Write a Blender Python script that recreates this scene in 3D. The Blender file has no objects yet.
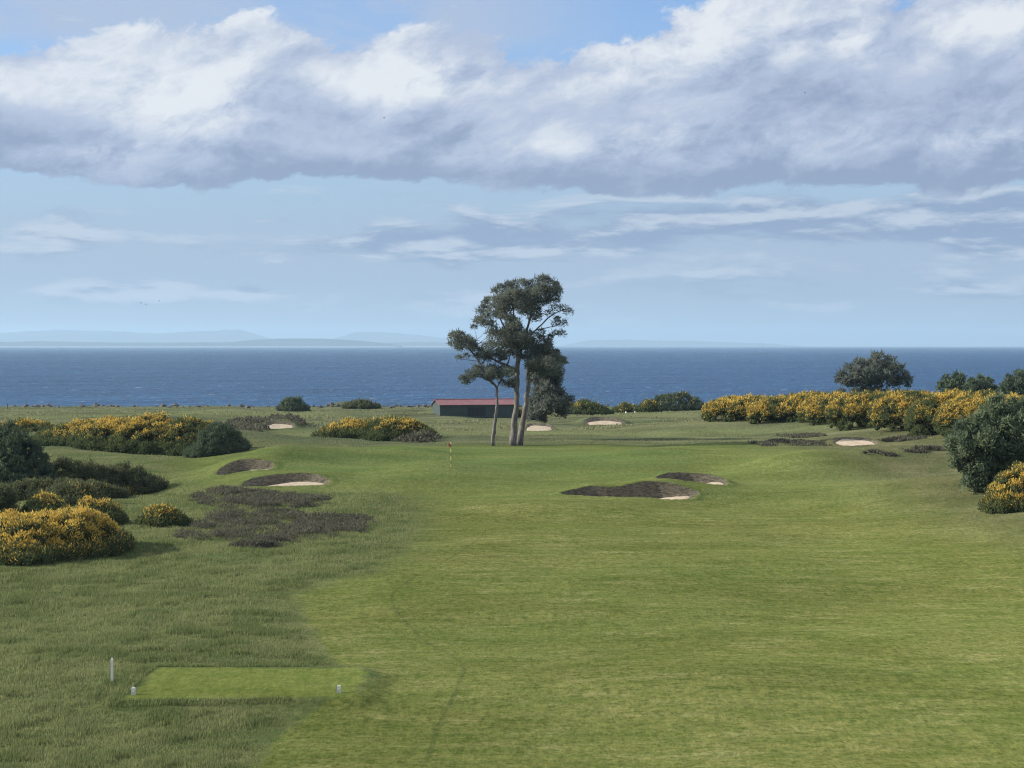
import bpy, math, random
import numpy as np

R = math.radians
F = 2218.0                      # focal length in pixels of the 1024 px wide frame
CZ = 20.0                       # camera height above the sea
PITCH = math.atan(38.5 / F)
scene = bpy.context.scene
COL = scene.collection
rng = np.random.default_rng(7)

# ------------------------------------------------------------------ basics
def tag(o, label=None, cat=None, group=None, kind=None):
    if label: o['label'] = label
    if cat: o['category'] = cat
    if group: o['group'] = group
    if kind: o['kind'] = kind
    return o

def empty(name, loc, label, cat, group=None, rz=0.0):
    o = bpy.data.objects.new(name, None); COL.objects.link(o)
    o.location = loc; o.rotation_euler = (0, 0, rz); o.empty_display_size = .3
    return tag(o, label, cat, group)

def link_mesh(name, me, mat, parent=None):
    o = bpy.data.objects.new(name, me); COL.objects.link(o)
    for m in (mat if isinstance(mat, (list, tuple)) else [mat]): me.materials.append(m)
    if parent is not None: o.parent = parent
    return o

def mesh_np(name, V, Fc, mat, parent=None, smooth=False, face_attr=None, pt_attr=None):
    """V (n,3); Fc list of index arrays, each (m,k)."""
    if not isinstance(Fc, (list, tuple)): Fc = [Fc]
    Fc = [f for f in Fc if len(f)]
    me = bpy.data.meshes.new(name)
    V = np.asarray(V, dtype=np.float32)
    loops = np.concatenate([f.reshape(-1) for f in Fc]).astype(np.int32)
    sizes = np.concatenate([np.full(len(f), f.shape[1], np.int32) for f in Fc])
    starts = np.concatenate([[0], np.cumsum(sizes)[:-1]]).astype(np.int32)
    me.vertices.add(len(V)); me.vertices.foreach_set('co', V.reshape(-1))
    me.loops.add(len(loops)); me.loops.foreach_set('vertex_index', loops)
    me.polygons.add(len(sizes)); me.polygons.foreach_set('loop_start', starts)
    me.polygons.foreach_set('loop_total', sizes)
    me.polygons.foreach_set('use_smooth', np.full(len(sizes), smooth, dtype=bool))
    me.update(calc_edges=True)
    for k, a in (face_attr or {}).items():
        me.attributes.new(k, 'FLOAT', 'FACE').data.foreach_set('value', np.asarray(a, np.float32))
    for k, a in (pt_attr or {}).items():
        me.attributes.new(k, 'FLOAT', 'POINT').data.foreach_set('value', np.asarray(a, np.float32))
    return link_mesh(name, me, mat, parent)

class MB:
    """collects tubes, boxes and polygons into one mesh"""
    def __init__(s): s.v = []; s.f = []
    def poly(s, pts):
        b = len(s.v); s.v += [tuple(p) for p in pts]; s.f.append(tuple(range(b, b + len(pts))))
    def box(s, x0, x1, y0, y1, z0, z1):
        b = len(s.v)
        s.v += [(x, y, z) for z in (z0, z1) for (x, y) in ((x0, y0), (x1, y0), (x1, y1), (x0, y1))]
        for q in ((3, 2, 1, 0), (4, 5, 6, 7), (0, 1, 5, 4), (1, 2, 6, 5), (2, 3, 7, 6), (3, 0, 4, 7)):
            s.f.append(tuple(b + i for i in q))
    def tube(s, pts, rad, n=8, wob=0.0, seed=0):
        r_ = random.Random(seed); pts = [np.array(p, float) for p in pts]; rings = []
        for i, p in enumerate(pts):
            d = pts[min(i + 1, len(pts) - 1)] - pts[max(i - 1, 0)]
            d /= (np.linalg.norm(d) + 1e-9)
            a = np.cross(d, (0, 1, 0.13)); a /= (np.linalg.norm(a) + 1e-9); c = np.cross(d, a)
            ring = []
            for k in range(n):
                t = 2 * math.pi * k / n; rr = rad[i] * (1 + wob * (r_.random() - .5))
                q = p + a * math.cos(t) * rr + c * math.sin(t) * rr
                ring.append(len(s.v)); s.v.append(tuple(q))
            rings.append(ring)
        for i in range(len(rings) - 1):
            for k in range(n):
                s.f.append((rings[i][k], rings[i][(k + 1) % n], rings[i + 1][(k + 1) % n], rings[i + 1][k]))
        s.f.append(tuple(rings[-1])); s.f.append(tuple(reversed(rings[0])))
    def build(s, name, mat, parent=None, smooth=False):
        me = bpy.data.meshes.new(name); me.from_pydata(s.v, [], s.f); me.update()
        if smooth: me.polygons.foreach_set('use_smooth', [True] * len(me.polygons))
        return link_mesh(name, me, mat, parent)

# ------------------------------------------------------------------ noise
_T = np.random.default_rng(11).random((256, 256))
def vnoise(x, y):
    xi = np.floor(x).astype(int); yi = np.floor(y).astype(int)
    fx = x - xi; fy = y - yi; fx = fx * fx * (3 - 2 * fx); fy = fy * fy * (3 - 2 * fy)
    a = _T[xi & 255, yi & 255]; b = _T[(xi + 1) & 255, yi & 255]
    c = _T[xi & 255, (yi + 1) & 255]; d = _T[(xi + 1) & 255, (yi + 1) & 255]
    return (a * (1 - fx) + b * fx) * (1 - fy) + (c * (1 - fx) + d * fx) * fy
def fbm(x, y, o=4):
    s = 0; a = .5; t = 0
    for i in range(o):
        s = s + a * vnoise(x * 2 ** i + 17.3 * i, y * 2 ** i + 9.1 * i); t += a; a *= .5
    return s / t
def sstep(a, b, x):
    t = np.clip((x - a) / (b - a), 0, 1); return t * t * (3 - 2 * t)

# ------------------------------------------------------------------ camera rays
def ray(px, py):
    """direction with y component 1"""
    cx = (px - 512) / F; cy = (384 - py) / F
    c, s = math.cos(PITCH), math.sin(PITCH)
    d = np.array([cx, c + cy * s, -s + cy * c])
    return d / d[1]
def at(px, py, d):
    r = ray(px, py); return np.array([r[0] * d, d, CZ + r[2] * d])

# ------------------------------------------------------------------ terrain
_py = np.array([-60, -10, 8, 15, 40, 60, 74, 87, 118, 143, 166, 183, 190, 197, 211, 226, 239, 247, 262, 300, 370, 400, 480, 600, 700, 735, 780, 900])
_pz = np.array([18.6, 18.4, 18.2, 16.2, 9.8, 6.8, 5.9, 6.3, 6.5, 6.8, 7.05, 7.35, 7.75, 8.1, 8.5, 8.92, 9.2, 9.05, 8.7, 8.6, 7.72, 7.5, 5.75, 3.1, .75, -.5, -2.4, -5])
_gy = np.arange(-60, 900, .5); _gz = np.interp(_gy, _py, _pz)
_k = np.hanning(17); _k /= _k.sum()
_gz = np.convolve(np.pad(_gz, 8, mode='edge'), _k, 'valid')

BUMPS = []      # (x, y, amplitude, sx, sy)
BUNK = []       # dicts, filled below
TEE = None
def height0(x, y):
    x = np.asarray(x, float); y = np.asarray(y, float)
    z = np.interp(y, _gy, _gz)
    w = sstep(62, 95, y) * (1 - sstep(560, 700, y))
    z = z + w * ((fbm(x / 26 + 3, y / 30 + 8, 3) - .5) * 1.45 + (fbm(x / 8 + 31, y / 9, 3) - .5) * .34)
    # dune ground beyond the green is rougher
    w2 = sstep(250, 285, y) * (1 - sstep(600, 700, y))
    z = z + w2 * (fbm(x / 15, y / 18 + 4, 3) - .5) * 1.1
    # slope climbing to the right and to the far left
    z = z + sstep(20, 62, x - .04 * (y - 190)) * 3.4 * sstep(110, 170, y) * (1 - sstep(330, 480, y))
    # the green sits on a plateau whose flanks fall away
    z = z - 1.1 * sstep(.95, 1.4, np.abs(x - 2) / 27) * sstep(182, 205, y) * sstep(262, 240, y) * (1 - .75 * sstep(44, 58, x))
    for (bx, by, A, sx, sy) in BUMPS:
        A = A * 1.3 if sy < 10 else A
        z = z + A * np.exp(-((x - bx) / sx) ** 2 - ((y - by) / sy) ** 2)
    return z
def height(x, y):
    z = height0(x, y)
    x = np.asarray(x, float); y = np.asarray(y, float)
    for b in BUNK:
        g = np.exp(-((x - b['cx']) / (b['a'] * 1.25)) ** 4)
        t = (y - b['yf']) / (2 * b['b'])
        if b['px'][0] == 567:          # the long bunker: two crests with a dip between them, low right end
            u = (x - b['cx']) / b['a']; g = g * (1 - .30 * np.exp(-((u + .25) / .22) ** 2) - .42 * sstep(.45, 1.05, u) - .30 * sstep(-.6, -1.05, u))
        z = z + b['A'] * g * sstep(.1, 1.0, t) * np.exp(-(np.maximum(t - 1, 0) * 2 * b['b'] / b['dec']) ** 2)
    if TEE is not None:
        m = sstep(-1.3, 0.0, poly_sd(TEE['poly'], x, y))
        z = z * (1 - m) + TEE['z'] * m
    return z
def hit(px, py, fn=None, d0=62.0, d1=725.0):
    fn = fn or height
    r = ray(px, py); d = np.linspace(d0, d1, 5000)
    g = CZ + r[2] * d - fn(r[0] * d, d)
    i = np.argmax(g < 0) if (g < 0).any() else len(d) - 1
    dd = d[i]
    return np.array([r[0] * dd, dd, float(fn(np.array([r[0] * dd]), np.array([dd]))[0])])
def poly_sd(P, x, y):
    """signed distance, positive inside"""
    x = np.asarray(x, float); y = np.asarray(y, float)
    D = np.full(x.shape, 1e9); ins = np.zeros(x.shape, bool); n = len(P)
    for i in range(n):
        ax, ay = P[i][0], P[i][1]; bx, by = P[(i + 1) % n][0], P[(i + 1) % n][1]
        ex, ey = bx - ax, by - ay; L = ex * ex + ey * ey + 1e-12
        t = np.clip(((x - ax) * ex + (y - ay) * ey) / L, 0, 1)
        D = np.minimum(D, (x - ax - t * ex) ** 2 + (y - ay - t * ey) ** 2)
        c = (ay > y) != (by > y)
        if ey != 0: ins ^= c & (x < ex * (y - ay) / ey + ax)
    return np.where(ins, 1, -1) * np.sqrt(D)
def line_d(P, x, y):
    D = np.full(np.shape(x), 1e9)
    for i in range(len(P) - 1):
        ax, ay = P[i][:2]; bx, by = P[i + 1][:2]; ex, ey = bx - ax, by - ay; L = ex * ex + ey * ey + 1e-12
        t = np.clip(((x - ax) * ex + (y - ay) * ey) / L, 0, 1)
        D = np.minimum(D, (x - ax - t * ex) ** 2 + (y - ay - t * ey) ** 2)
    return np.sqrt(D)

BUMPS += [(-43, 258, 1.9, 15, 9),      # gorse bank on the left
          (-35, 197, -1.2, 8, 8), (-13, 224, .5, 10, 7), (14, 186, .5, 14, 6), (-3, 187, -.45, 9, 7), (34, 182, .6, 9, 8), (27, 203, 1.0, 5.5, 7), (-7, 203, .8, 5.5, 7), (-22, 216, .8, 6, 7), (-30, 222, -.6, 5, 8), (17, 207, -.5, 5, 7), (-14, 213, -.4, 5, 7), (14, 222, .45, 7, 6), (7, 208, -.3, 6, 8), (38, 214, .7, 7, 9), (4, 172, .4, 8, 6), (46, 176, .6, 7, 9), (-11, 176, .5, 6, 7),      # hollow beside it
          (-42, 560, 1.5, 5, 5),       # little green mound by the shore
          (30, 212, .35, 22, 10), (2, 200, -.25, 12, 7), (48, 236, .5, 16, 8),
          (-18, 150, -.3, 9, 12), (20, 140, .25, 16, 14), (58, 300, 1.4, 30, 14)]
# teeing ground: a level pad
_zt = float(height0(np.array([-11.]), np.array([90.]))[0]) + .02
def on_plane(px, py, z):
    r = ray(px, py); d = (z - CZ) / r[2]; return np.array([r[0] * d, d, z])
TEE = dict(z=_zt, poly=[on_plane(*p, _zt) for p in ((122, 700), (158, 667.5), (358, 667), (371, 673), (352, 696.5))])

# bunkers: pixel box (x0, x1, top of back wall, front lip), depth, sand
_B = [
 dict(px=(217, 274, 459.5, 473), L=5.0, sand=(.22, .05), fl=.22, dec=9, label='greenside bunker furthest left, grey turf wall shaded at its left end'),
 dict(px=(243, 330, 474, 487), L=4.2, sand=(.32, .05), fl=.12, dec=5, label='greenside bunker with bright sand floor below a layered turf wall, left of the green'),
 dict(px=(567, 702, 482, 498), L=4.6, sand=(.10, .06), fl=.65, dec=5, label='long kidney shaped bunker with a dark turf wall, right of the green'),
 dict(px=(656, 727, 474, 486.5), L=4.2, sand=(.20, .06), fl=.34, dec=7, label='short oval bunker just behind the long kidney shaped one'),
 dict(px=(262, 295, 421, 429.5), L=5.0, sand=(.75, .02), fl=.1, dec=5, label='small distant bunker of pale sand below the shore rocks, left of the red roofed hut'),
 dict(px=(524, 553, 423.5, 431.5), L=5.0, sand=(.75, .02), fl=.06, dec=5, label='distant bunker of pale sand just right of the pine trunks'),
 dict(px=(584, 625, 417.5, 425.5), L=6.0, sand=(.60, .02), fl=.05, dec=5, label='distant ragged sand bunker in front of the dark gorse row'),
 dict(px=(832, 877, 438, 446.5), L=7.0, sand=(.55, .02), fl=.06, dec=6, label='shallow pale sand bunker below the long flowering gorse hedge on the right'),
]
for b in _B:
    x0, x1, yt, yb = b['px']
    p = hit((x0 + x1) / 2, yb, height0)
    d = p[1]; a = (x1 - x0) / 2 * (d + b['L'] * .5) / F
    zb = at((x0 + x1) / 2, yt, d + b['L'])[2]
    gz = float(height0(np.array([p[0]]), np.array([d + b['L']]))[0])
    b.update(cx=p[0] * (d + b['L'] / 2) / d, yf=d, cy=d + b['L'] / 2, a=a, b=b['L'] / 2, zf=p[2], A=max(zb - gz, 0.0))
BUNK = _B
def bunk_rim(b, n=72, grow=0.0):
    t = np.linspace(0, 2 * np.pi, n, endpoint=False)
    a, bb = b['a'] + grow, b['b'] + grow
    c, s = np.cos(t), np.sin(t)
    x = np.sign(c) * np.abs(c) ** .85 * a; y = np.sign(s) * np.abs(s) ** .8 * bb
    k = 1 + .07 * np.sin(3 * t + b['a']) + .04 * np.sin(5 * t + 2 * b['a'])
    if b['a'] > 3.5 and b['px'][0] == 567:        # kidney: a waist on the far side
        y = y * (1 - .30 * np.exp(-((c + .25) / .3) ** 2) * (s > 0)) * (1 - .25 * (c < -.3) * np.abs(s)) * (1 - .45 * sstep(.3, 1, c))
    return np.stack([b['cx'] + x * k, b['cy'] + y * k], 1)

# zones
def pp(L): return [hit(*q) for q in L]
MOWN = [pp([(255, 768), (272, 738), (318, 704), (366, 690), (376, 672), (340, 662), (312, 625), (297, 596), (330, 584), (375, 573), (418, 545), (432, 520), (424, 505), (398, 493), (330, 491), (240, 489), (185, 478), (172, 462),
            (205, 453), (300, 449), (400, 445)]) + [np.array([x, y, 0]) for x, y in ((-10, 243), (2, 245), (14, 244), (26, 243))] +
        pp([(800, 450), (850, 462), (858, 478), (905, 497), (960, 520), (1040, 540), (1130, 560), (1180, 768)])]
MOWN[0][0] = np.array([-14, 40, 0]); MOWN[0][-1] = np.array([60, 40, 0]); MOWN[0].insert(1, hit(255, 768))
GREEN = pp([(360, 478), (260, 462), (330, 450), (470, 447), (620, 449), (700, 456), (690, 466), (560, 472), (430, 480)])
TRACK = pp([(486, 530), (478, 541), (455, 556), (412, 578), (393, 592), (391, 603), (400, 616), (424, 641), (455, 657), (466, 668), (458, 688), (440, 722), (424, 768)])
def chaikin(P, k=3):
    for _ in range(k):
        Q = [P[0]]
        for a, b in zip(P[:-1], P[1:]): Q += [a * .75 + b * .25, a * .25 + b * .75]
        P = Q + [P[-1]]
    return P
TRACK = chaikin(TRACK)
TRACK2 = pp([(868, 506), (880, 526), (915, 541), (1030, 552)])

# ------------------------------------------------------------------ materials
def new_mat(name):
    m = bpy.data.materials.new(name); m.use_nodes = True
    nt = m.node_tree; nt.nodes.clear()
    return m, nt, nt.nodes.new('ShaderNodeOutputMaterial')
class N:
    """terse node helper"""
    def __init__(s, nt): s.nt = nt
    def new(s, t, **kw):
        n = s.nt.nodes.new(t)
        for k, v in kw.items(): setattr(n, k, v)
        return n
    def put(s, sock, v):
        if isinstance(v, bpy.types.NodeSocket): s.nt.links.new(v, sock)
        elif v is not None:
            if hasattr(sock.default_value, '__len__') and not hasattr(v, '__len__'): v = [v] * len(sock.default_value)
            if hasattr(sock.default_value, '__len__') and len(sock.default_value) == 4 and len(v) == 3: v = (*v, 1)
            sock.default_value = v
    def math(s, op, a, b=None, c=None, clamp=False):
        n = s.new('ShaderNodeMath', operation=op, use_clamp=clamp)
        for i, v in enumerate((a, b, c)):
            if v is not None: s.put(n.inputs[i], v)
        return n.outputs[0]
    def add(s, a, b): return s.math('ADD', a, b)
    def sub(s, a, b): return s.math('SUBTRACT', a, b)
    def mul(s, a, b): return s.math('MULTIPLY', a, b)
    def rng(s, v, a, b, c=0.0, d=1.0, smooth=True):
        n = s.new('ShaderNodeMapRange', interpolation_type='SMOOTHSTEP' if smooth else 'LINEAR')
        for i, q in enumerate((v, a, b, c, d)): s.put(n.inputs[i], q)
        return n.outputs[0]
    def mix(s, f, a, b, mode='MIX'):
        n = s.new('ShaderNodeMix', data_type='RGBA', blend_type=mode)
        s.put(n.inputs[0], f); s.put(n.inputs[6], a); s.put(n.inputs[7], b)
        return n.outputs[2]
    def noise(s, vec, scale, detail=4, rough=.55, out=0, dist=0.0):
        n = s.new('ShaderNodeTexNoise'); s.put(n.inputs['Vector'], vec)
        n.inputs['Scale'].default_value = scale; n.inputs['Detail'].default_value = detail
        n.inputs['Roughness'].default_value = rough; n.inputs['Distortion'].default_value = dist
        return n.outputs[out]
    def scale(s, vec, sc, loc=(0, 0, 0)):
        n = s.new('ShaderNodeMapping'); s.put(n.inputs[0], vec)
        n.inputs['Scale'].default_value = sc; n.inputs['Location'].default_value = loc
        return n.outputs[0]
    def attr(s, name): return s.new('ShaderNodeAttribute', attribute_name=name).outputs['Fac']
    def pos(s): return s.new('ShaderNodeNewGeometry').outputs['Position']
    def bump(s, h, strength=.5, dist=.1):
        n = s.new('ShaderNodeBump'); n.inputs['Strength'].default_value = strength
        n.inputs['Distance'].default_value = dist; s.put(n.inputs['Height'], h); return n.outputs[0]
    def diffuse(s, col, normal=None, rough=.9):
        n = s.new('ShaderNodeBsdfDiffuse'); s.put(n.inputs[0], col); n.inputs[1].default_value = rough
        if normal is not None: s.put(n.inputs['Normal'], normal)
        return n.outputs[0]
    def principled(s, col, rough=.6, normal=None, **kw):
        n = s.new('ShaderNodeBsdfPrincipled'); s.put(n.inputs['Base Color'], col); s.put(n.inputs['Roughness'], rough)
        if normal is not None: s.put(n.inputs['Normal'], normal)
        for k, v in kw.items(): s.put(n.inputs[k], v)
        return n.outputs[0]

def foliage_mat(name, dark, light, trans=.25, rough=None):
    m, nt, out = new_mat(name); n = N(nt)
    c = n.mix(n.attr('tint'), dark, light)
    d = n.new('ShaderNodeBsdfDiffuse'); n.put(d.inputs[0], c)
    t = n.new('ShaderNodeBsdfTranslucent'); n.put(t.inputs[0], c)
    mx = n.new('ShaderNodeMixShader'); mx.inputs[0].default_value = trans
    nt.links.new(d.outputs[0], mx.inputs[1]); nt.links.new(t.outputs[0], mx.inputs[2])
    nt.links.new(mx.outputs[0], out.inputs[0]); return m
def plain_mat(name, a, b, scale=6.0, rough=.7, bump=.3, bd=.02, stretch=(1, 1, 1)):
    m, nt, out = new_mat(name); n = N(nt)
    v = n.scale(n.new('ShaderNodeTexCoord').outputs['Object'], stretch)
    f = n.noise(v, scale, 6, .6)
    sh = n.principled(n.mix(n.rng(f, .3, .7), a, b), rough, n.bump(f, bump, bd))
    nt.links.new(sh, out.inputs[0]); return m

M = {}
M['gorse'] = foliage_mat('gorse_green', (.044, .066, .036), (.150, .180, .075), .4)
M['gorse_flower'] = foliage_mat('gorse_yellow', (.42, .275, .058), (.69, .51, .125), .35)
M['dark_leaf'] = foliage_mat('dark_green_leaf', (.042, .068, .052), (.150, .190, .110), .4)
M['loose_leaf'] = foliage_mat('loose_green_leaf', (.060, .092, .066), (.195, .24, .14), .4)
M['olive_leaf'] = foliage_mat('olive_scrub', (.054, .070, .040), (.150, .165, .085), .4)
M['rust_leaf'] = foliage_mat('rusty_leaf', (.075, .055, .032), (.15, .11, .06))
M['pine'] = foliage_mat('pine_needles', (.066, .085, .078), (.190, .212, .175), .45)
M['heather'] = foliage_mat('heather_twigs', (.066, .066, .050), (.180, .176, .132), .3)
M['blade'] = foliage_mat('rough_grass_blade', (.092, .132, .048), (.262, .272, .135), .5)
M['dune'] = foliage_mat('dune_grass_blade', (.12, .145, .075), (.26, .26, .15), .5)

def bark_mat():
    m, nt, out = new_mat('pine_bark'); n = N(nt)
    p = n.scale(n.new('ShaderNodeTexCoord').outputs['Object'], (1, 1, .25))
    f = n.noise(p, 5, 6, .7)
    c = n.mix(n.rng(f, .35, .65), (.056, .052, .048), (.165, .153, .142))
    nt.links.new(n.principled(c, .9, n.bump(f, .8, .06)), out.inputs[0]); return m
M['bark'] = bark_mat()

def ground_mat():
    m, nt, out = new_mat('links_grass'); n = N(nt)
    P = n.pos()
    big = n.noise(P, .035, 4, .55); mid = n.noise(P, .22, 5, .6); fine = n.noise(P, 3.0, 4, .65); grain = n.noise(P, 11, 2, .6)
    strk = n.noise(n.scale(P, (.22, .60, .3)), 1.0, 7, .72)
    strk2 = n.noise(n.scale(P, (.9, 1.8, 1)), 1.0, 6, .75)
    # mown turf
    f = n.mix(n.rng(big, .35, .65), (.134, .158, .045), (.168, .178, .058))
    f = n.mix(n.mul(n.rng(n.noise(n.scale(P, (.05, .13, .3), (7, 2, 0)), 1.0, 5, .6), .48, .66), .45), f, (.098, .135, .034))
    f = n.mix(n.mul(n.rng(strk, .48, .68), .70), f, (.240, .236, .098))
    f = n.mix(n.mul(n.rng(strk2, .48, .70), .55), f, (.230, .228, .090))
    f = n.mix(n.mul(n.rng(n.noise(n.scale(P, (.30, .8, 1), (4, 9, 0)), 1, 6, .72), .48, .64), .65), f, (.088, .125, .030))
    f = n.mix(n.mul(n.rng(n.noise(n.scale(P, (1.6, 2.2, 1), (1, 5, 0)), 1, 5, .75), .5, .66), .6), f, (.080, .110, .028))
    f = n.mix(n.mul(n.rng(fine, .50, .62), .62), f, (.070, .098, .024))
    # putting surface and apron
    g = n.mix(n.rng(n.noise(n.scale(P, (.05, .22, .3)), 1, 4, .5), .35, .65), (.106, .150, .048), (.146, .178, .060))
    g = n.mix(n.mul(n.rng(n.noise(n.scale(P, (.12, .7, 1), (9, 2, 0)), 1, 4, .6), .5, .68), .45), g, (.168, .185, .078))
    g = n.mix(n.mul(n.rng(fine, .5, .75), .25), g, (.09, .13, .04))
    y = n.new('ShaderNodeSeparateXYZ'); n.put(y.inputs[0], P)
    f = n.mix(n.rng(y.outputs[1], 165, 196), f, n.mix(.65, f, g))
    f = n.mix(n.rng(n.add(n.attr('green'), n.mul(mid, .8)), 0, 1.2), f, g)
    # tee
    t = n.mix(n.rng(n.noise(P, 1.6, 4, .6), .35, .65), (.122, .160, .040), (.152, .180, .050))
    t = n.mix(n.mul(n.rng(strk2, .5, .7), .5), t, (.16, .172, .06))
    t = n.mix(n.mul(n.rng(n.noise(P, .9, 5, .7), .60, .70), .6), t, (.175, .150, .075))
    f = n.mix(n.rng(n.attr('tee'), -.06, .06), f, t)
    # track
    f = n.mix(n.mul(n.rng(n.add(n.attr('track'), n.mul(n.sub(fine, .5), .16)), .03, .15, 1, 0), n.rng(mid, .30, .62, .34, .60)), f, (.078, .100, .036))
    # rough
    r = n.mix(n.rng(mid, .35, .62), (.088, .120, .044), (.135, .154, .064))
    r = n.mix(n.mul(n.rng(n.noise(n.scale(P, (.5, 1.0, 1)), .5, 5, .65), .48, .68), .7), r, (.18, .175, .085))
    r = n.mix(n.mul(n.rng(fine, .45, .68), .6), r, (.055, .080, .028))
    # far links beyond the green: grey green heath with paler mown strips
    h = n.mix(n.rng(n.noise(n.scale(P, (.030, .055, .1)), 1, 5, .6), .38, .6), (.098, .120, .064), (.165, .175, .092))
    h = n.mix(n.mul(n.rng(n.noise(n.scale(P, (.10, .16, .1)), 1, 5, .65), .52, .66), .75), h, (.072, .080, .052))
    h = n.mix(n.mul(n.rng(n.noise(n.scale(P, (.012, .03, .1), (3, 1, 0)), 1, 3, .5), .50, .60), .8), h, (.165, .192, .085))
    h = n.mix(n.mul(n.rng(fine, .48, .7), .45), h, (.07, .075, .045))
    r = n.mix(n.rng(y.outputs[1], 232, 262), r, h)
    r = n.mix(n.mul(n.rng(y.outputs[0], 18, 34), n.mul(n.rng(y.outputs[1], 270, 240), .85)), r, n.mix(n.rng(mid, .35, .65), (.085, .094, .045), (.138, .134, .072)))
    # pebbly strip at the shore
    r = n.mix(n.rng(y.outputs[2], 1.1, .5), r, n.mix(n.rng(n.noise(P, .8, 3, .7), .4, .6), (.07, .065, .055), (.26, .24, .21)))
    edge = n.add(n.attr('fair'), n.mul(n.sub(mid, .5), 2.2))
    wd = n.add(n.rng(y.outputs[0], 8, 30, .3, 5.0), n.rng(y.outputs[1], 108, 140, 0, 3.0)); msk = n.rng(n.math('DIVIDE', edge, wd), -1, 1)
    c = n.mix(msk, r, f)
    gr = n.noise(n.scale(P, (9, 2.0, 3)), 1.0, 3, .75); gr2 = n.noise(n.scale(P, (3.0, 1.0, 3), (3, 3, 0)), 1.0, 4, .75)
    c = n.mix(1.0, c, n.mix(n.rng(gr, .32, .68), (.82, .84, .84), (1.20, 1.18, 1.18)), 'MULTIPLY')
    c = n.mix(1.0, c, n.mix(n.rng(gr2, .34, .66), (.82, .85, .84), (1.13, 1.11, 1.13)), 'MULTIPLY')
    br = n.noise(n.scale(P, (.075, .12, 1), (2, 8, 0)), 1, 4, .6)
    c = n.mix(n.mul(n.rng(br, .42, .62), .6), c, n.mix(1.0, c, (.76, .76, .70), 'MULTIPLY'))
    hgt = n.add(n.mul(fine, .5), n.add(n.mul(grain, .25), n.mul(strk2, .25)))
    nrm = n.bump(hgt, .5, .06)
    nt.links.new(n.diffuse(c, nrm), out.inputs[0]); return m
M['ground'] = ground_mat()

def sand_mat():
    m, nt, out = new_mat('bunker_sand'); n = N(nt); P = n.pos()
    f = n.noise(P, 1.5, 5, .6)
    nt.links.new(n.diffuse(n.mix(n.rng(f, .3, .7), (.40, .33, .245), (.53, .45, .35)), n.bump(n.noise(P, 7, 3, .6), .4, .04)), out.inputs[0]); return m
M['sand'] = sand_mat()
def sod_mat():
    m, nt, out = new_mat('stacked_turf'); n = N(nt); P = n.pos()
    lay = n.noise(n.scale(P, (2.2, 2.2, 9)), 1, 6, .8)
    blot = n.noise(P, 2.6, 4, .6)
    c = n.mix(n.rng(lay, .38, .62), (.075, .068, .052), (.215, .195, .15))
    c = n.mix(n.mul(n.rng(blot, .55, .7), .6), c, (.085, .10, .045))
    nt.links.new(n.diffuse(c, n.bump(lay, .9, .08)), out.inputs[0]); return m
M['sod'] = sod_mat()

def sea_mat():
    m, nt, out = new_mat('sea_water'); n = N(nt); P = n.pos()
    y = n.new('ShaderNodeSeparateXYZ'); n.put(y.inputs[0], P); Y = y.outputs[1]
    a = n.noise(n.scale(P, (.45, .055, 0)), 1, 5, .8); b = n.noise(n.scale(P, (.13, .010, 0), (3, 1, 0)), 1, 5, .8); c = n.noise(n.scale(P, (.030, .0017, 0), (5, 2, 0)), 1, 5, .8)
    w1 = n.rng(Y, 900, 2200); w2 = n.rng(Y, 2200, 7000)
    rip = n.math('MULTIPLY_ADD', n.sub(b, a), w1, a); rip = n.math('MULTIPLY_ADD', n.sub(c, rip), w2, rip)
    slow = n.noise(n.scale(P, (.0006, .0022, 0)), 1, 5, .6)
    col = n.mix(n.rng(slow, .35, .65), (.002, .041, .122), (.004, .057, .152))
    col = n.mix(n.mul(n.rng(rip, .48, .70), .7), col, (.045, .150, .265))
    col = n.mix(n.mul(n.rng(rip, .54, .34), .4), col, (.002, .016, .050))
    wc = n.noise(n.scale(P, (.16, .05, 0)), 1, 4, .7)
    col = n.mix(n.mul(n.mul(n.rng(wc, .62, .70), n.rng(Y, 2500, 900)), .55), col, (.5, .55, .6))
    h = n.add(n.noise(n.scale(P, (.10, .10, 0)), 1, 5, .65), n.mul(n.noise(n.scale(P, (.012, .012, 0)), 1, 3, .6), 3.0))
    sh = n.principled(col, .38, n.bump(h, 1.0, 5.0), **{'IOR': 1.33, 'Specular IOR Level': .09})
    nt.links.new(sh, out.inputs[0]); return m
M['sea'] = sea_mat()
def hill_mat(name, a, b, sand):
    m, nt, out = new_mat(name); n = N(nt); P = n.pos()
    z = n.new('ShaderNodeSeparateXYZ'); n.put(z.inputs[0], P)
    c = n.mix(n.rng(n.noise(P, .0012, 5, .6), .4, .6), a, b)
    c = n.mix(n.rng(z.outputs[2], 16, 6), c, sand)  # lowest slopes blend to a paler tone at the waterline
    nt.links.new(n.diffuse(c), out.inputs[0]); return m
M['hill_near'] = hill_mat('far_shore', (.025, .036, .036), (.045, .055, .045), (.30, .30, .29))
M['hill_far'] = hill_mat('far_mountain', (.05, .06, .05), (.08, .085, .065), (.08, .09, .07))

# ------------------------------------------------------------------ ground sheet
def zones(x, y):
    fair = np.maximum(poly_sd(MOWN[0], x, y), -60)
    tee = poly_sd(TEE['poly'], x, y)
    fair = np.maximum(fair, tee)
    tr = np.minimum(line_d(TRACK, x, y), line_d(TRACK2, x, y) + .03)
    return dict(fair=fair, tee=tee, green=poly_sd(GREEN, x, y), track=tr)

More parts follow.
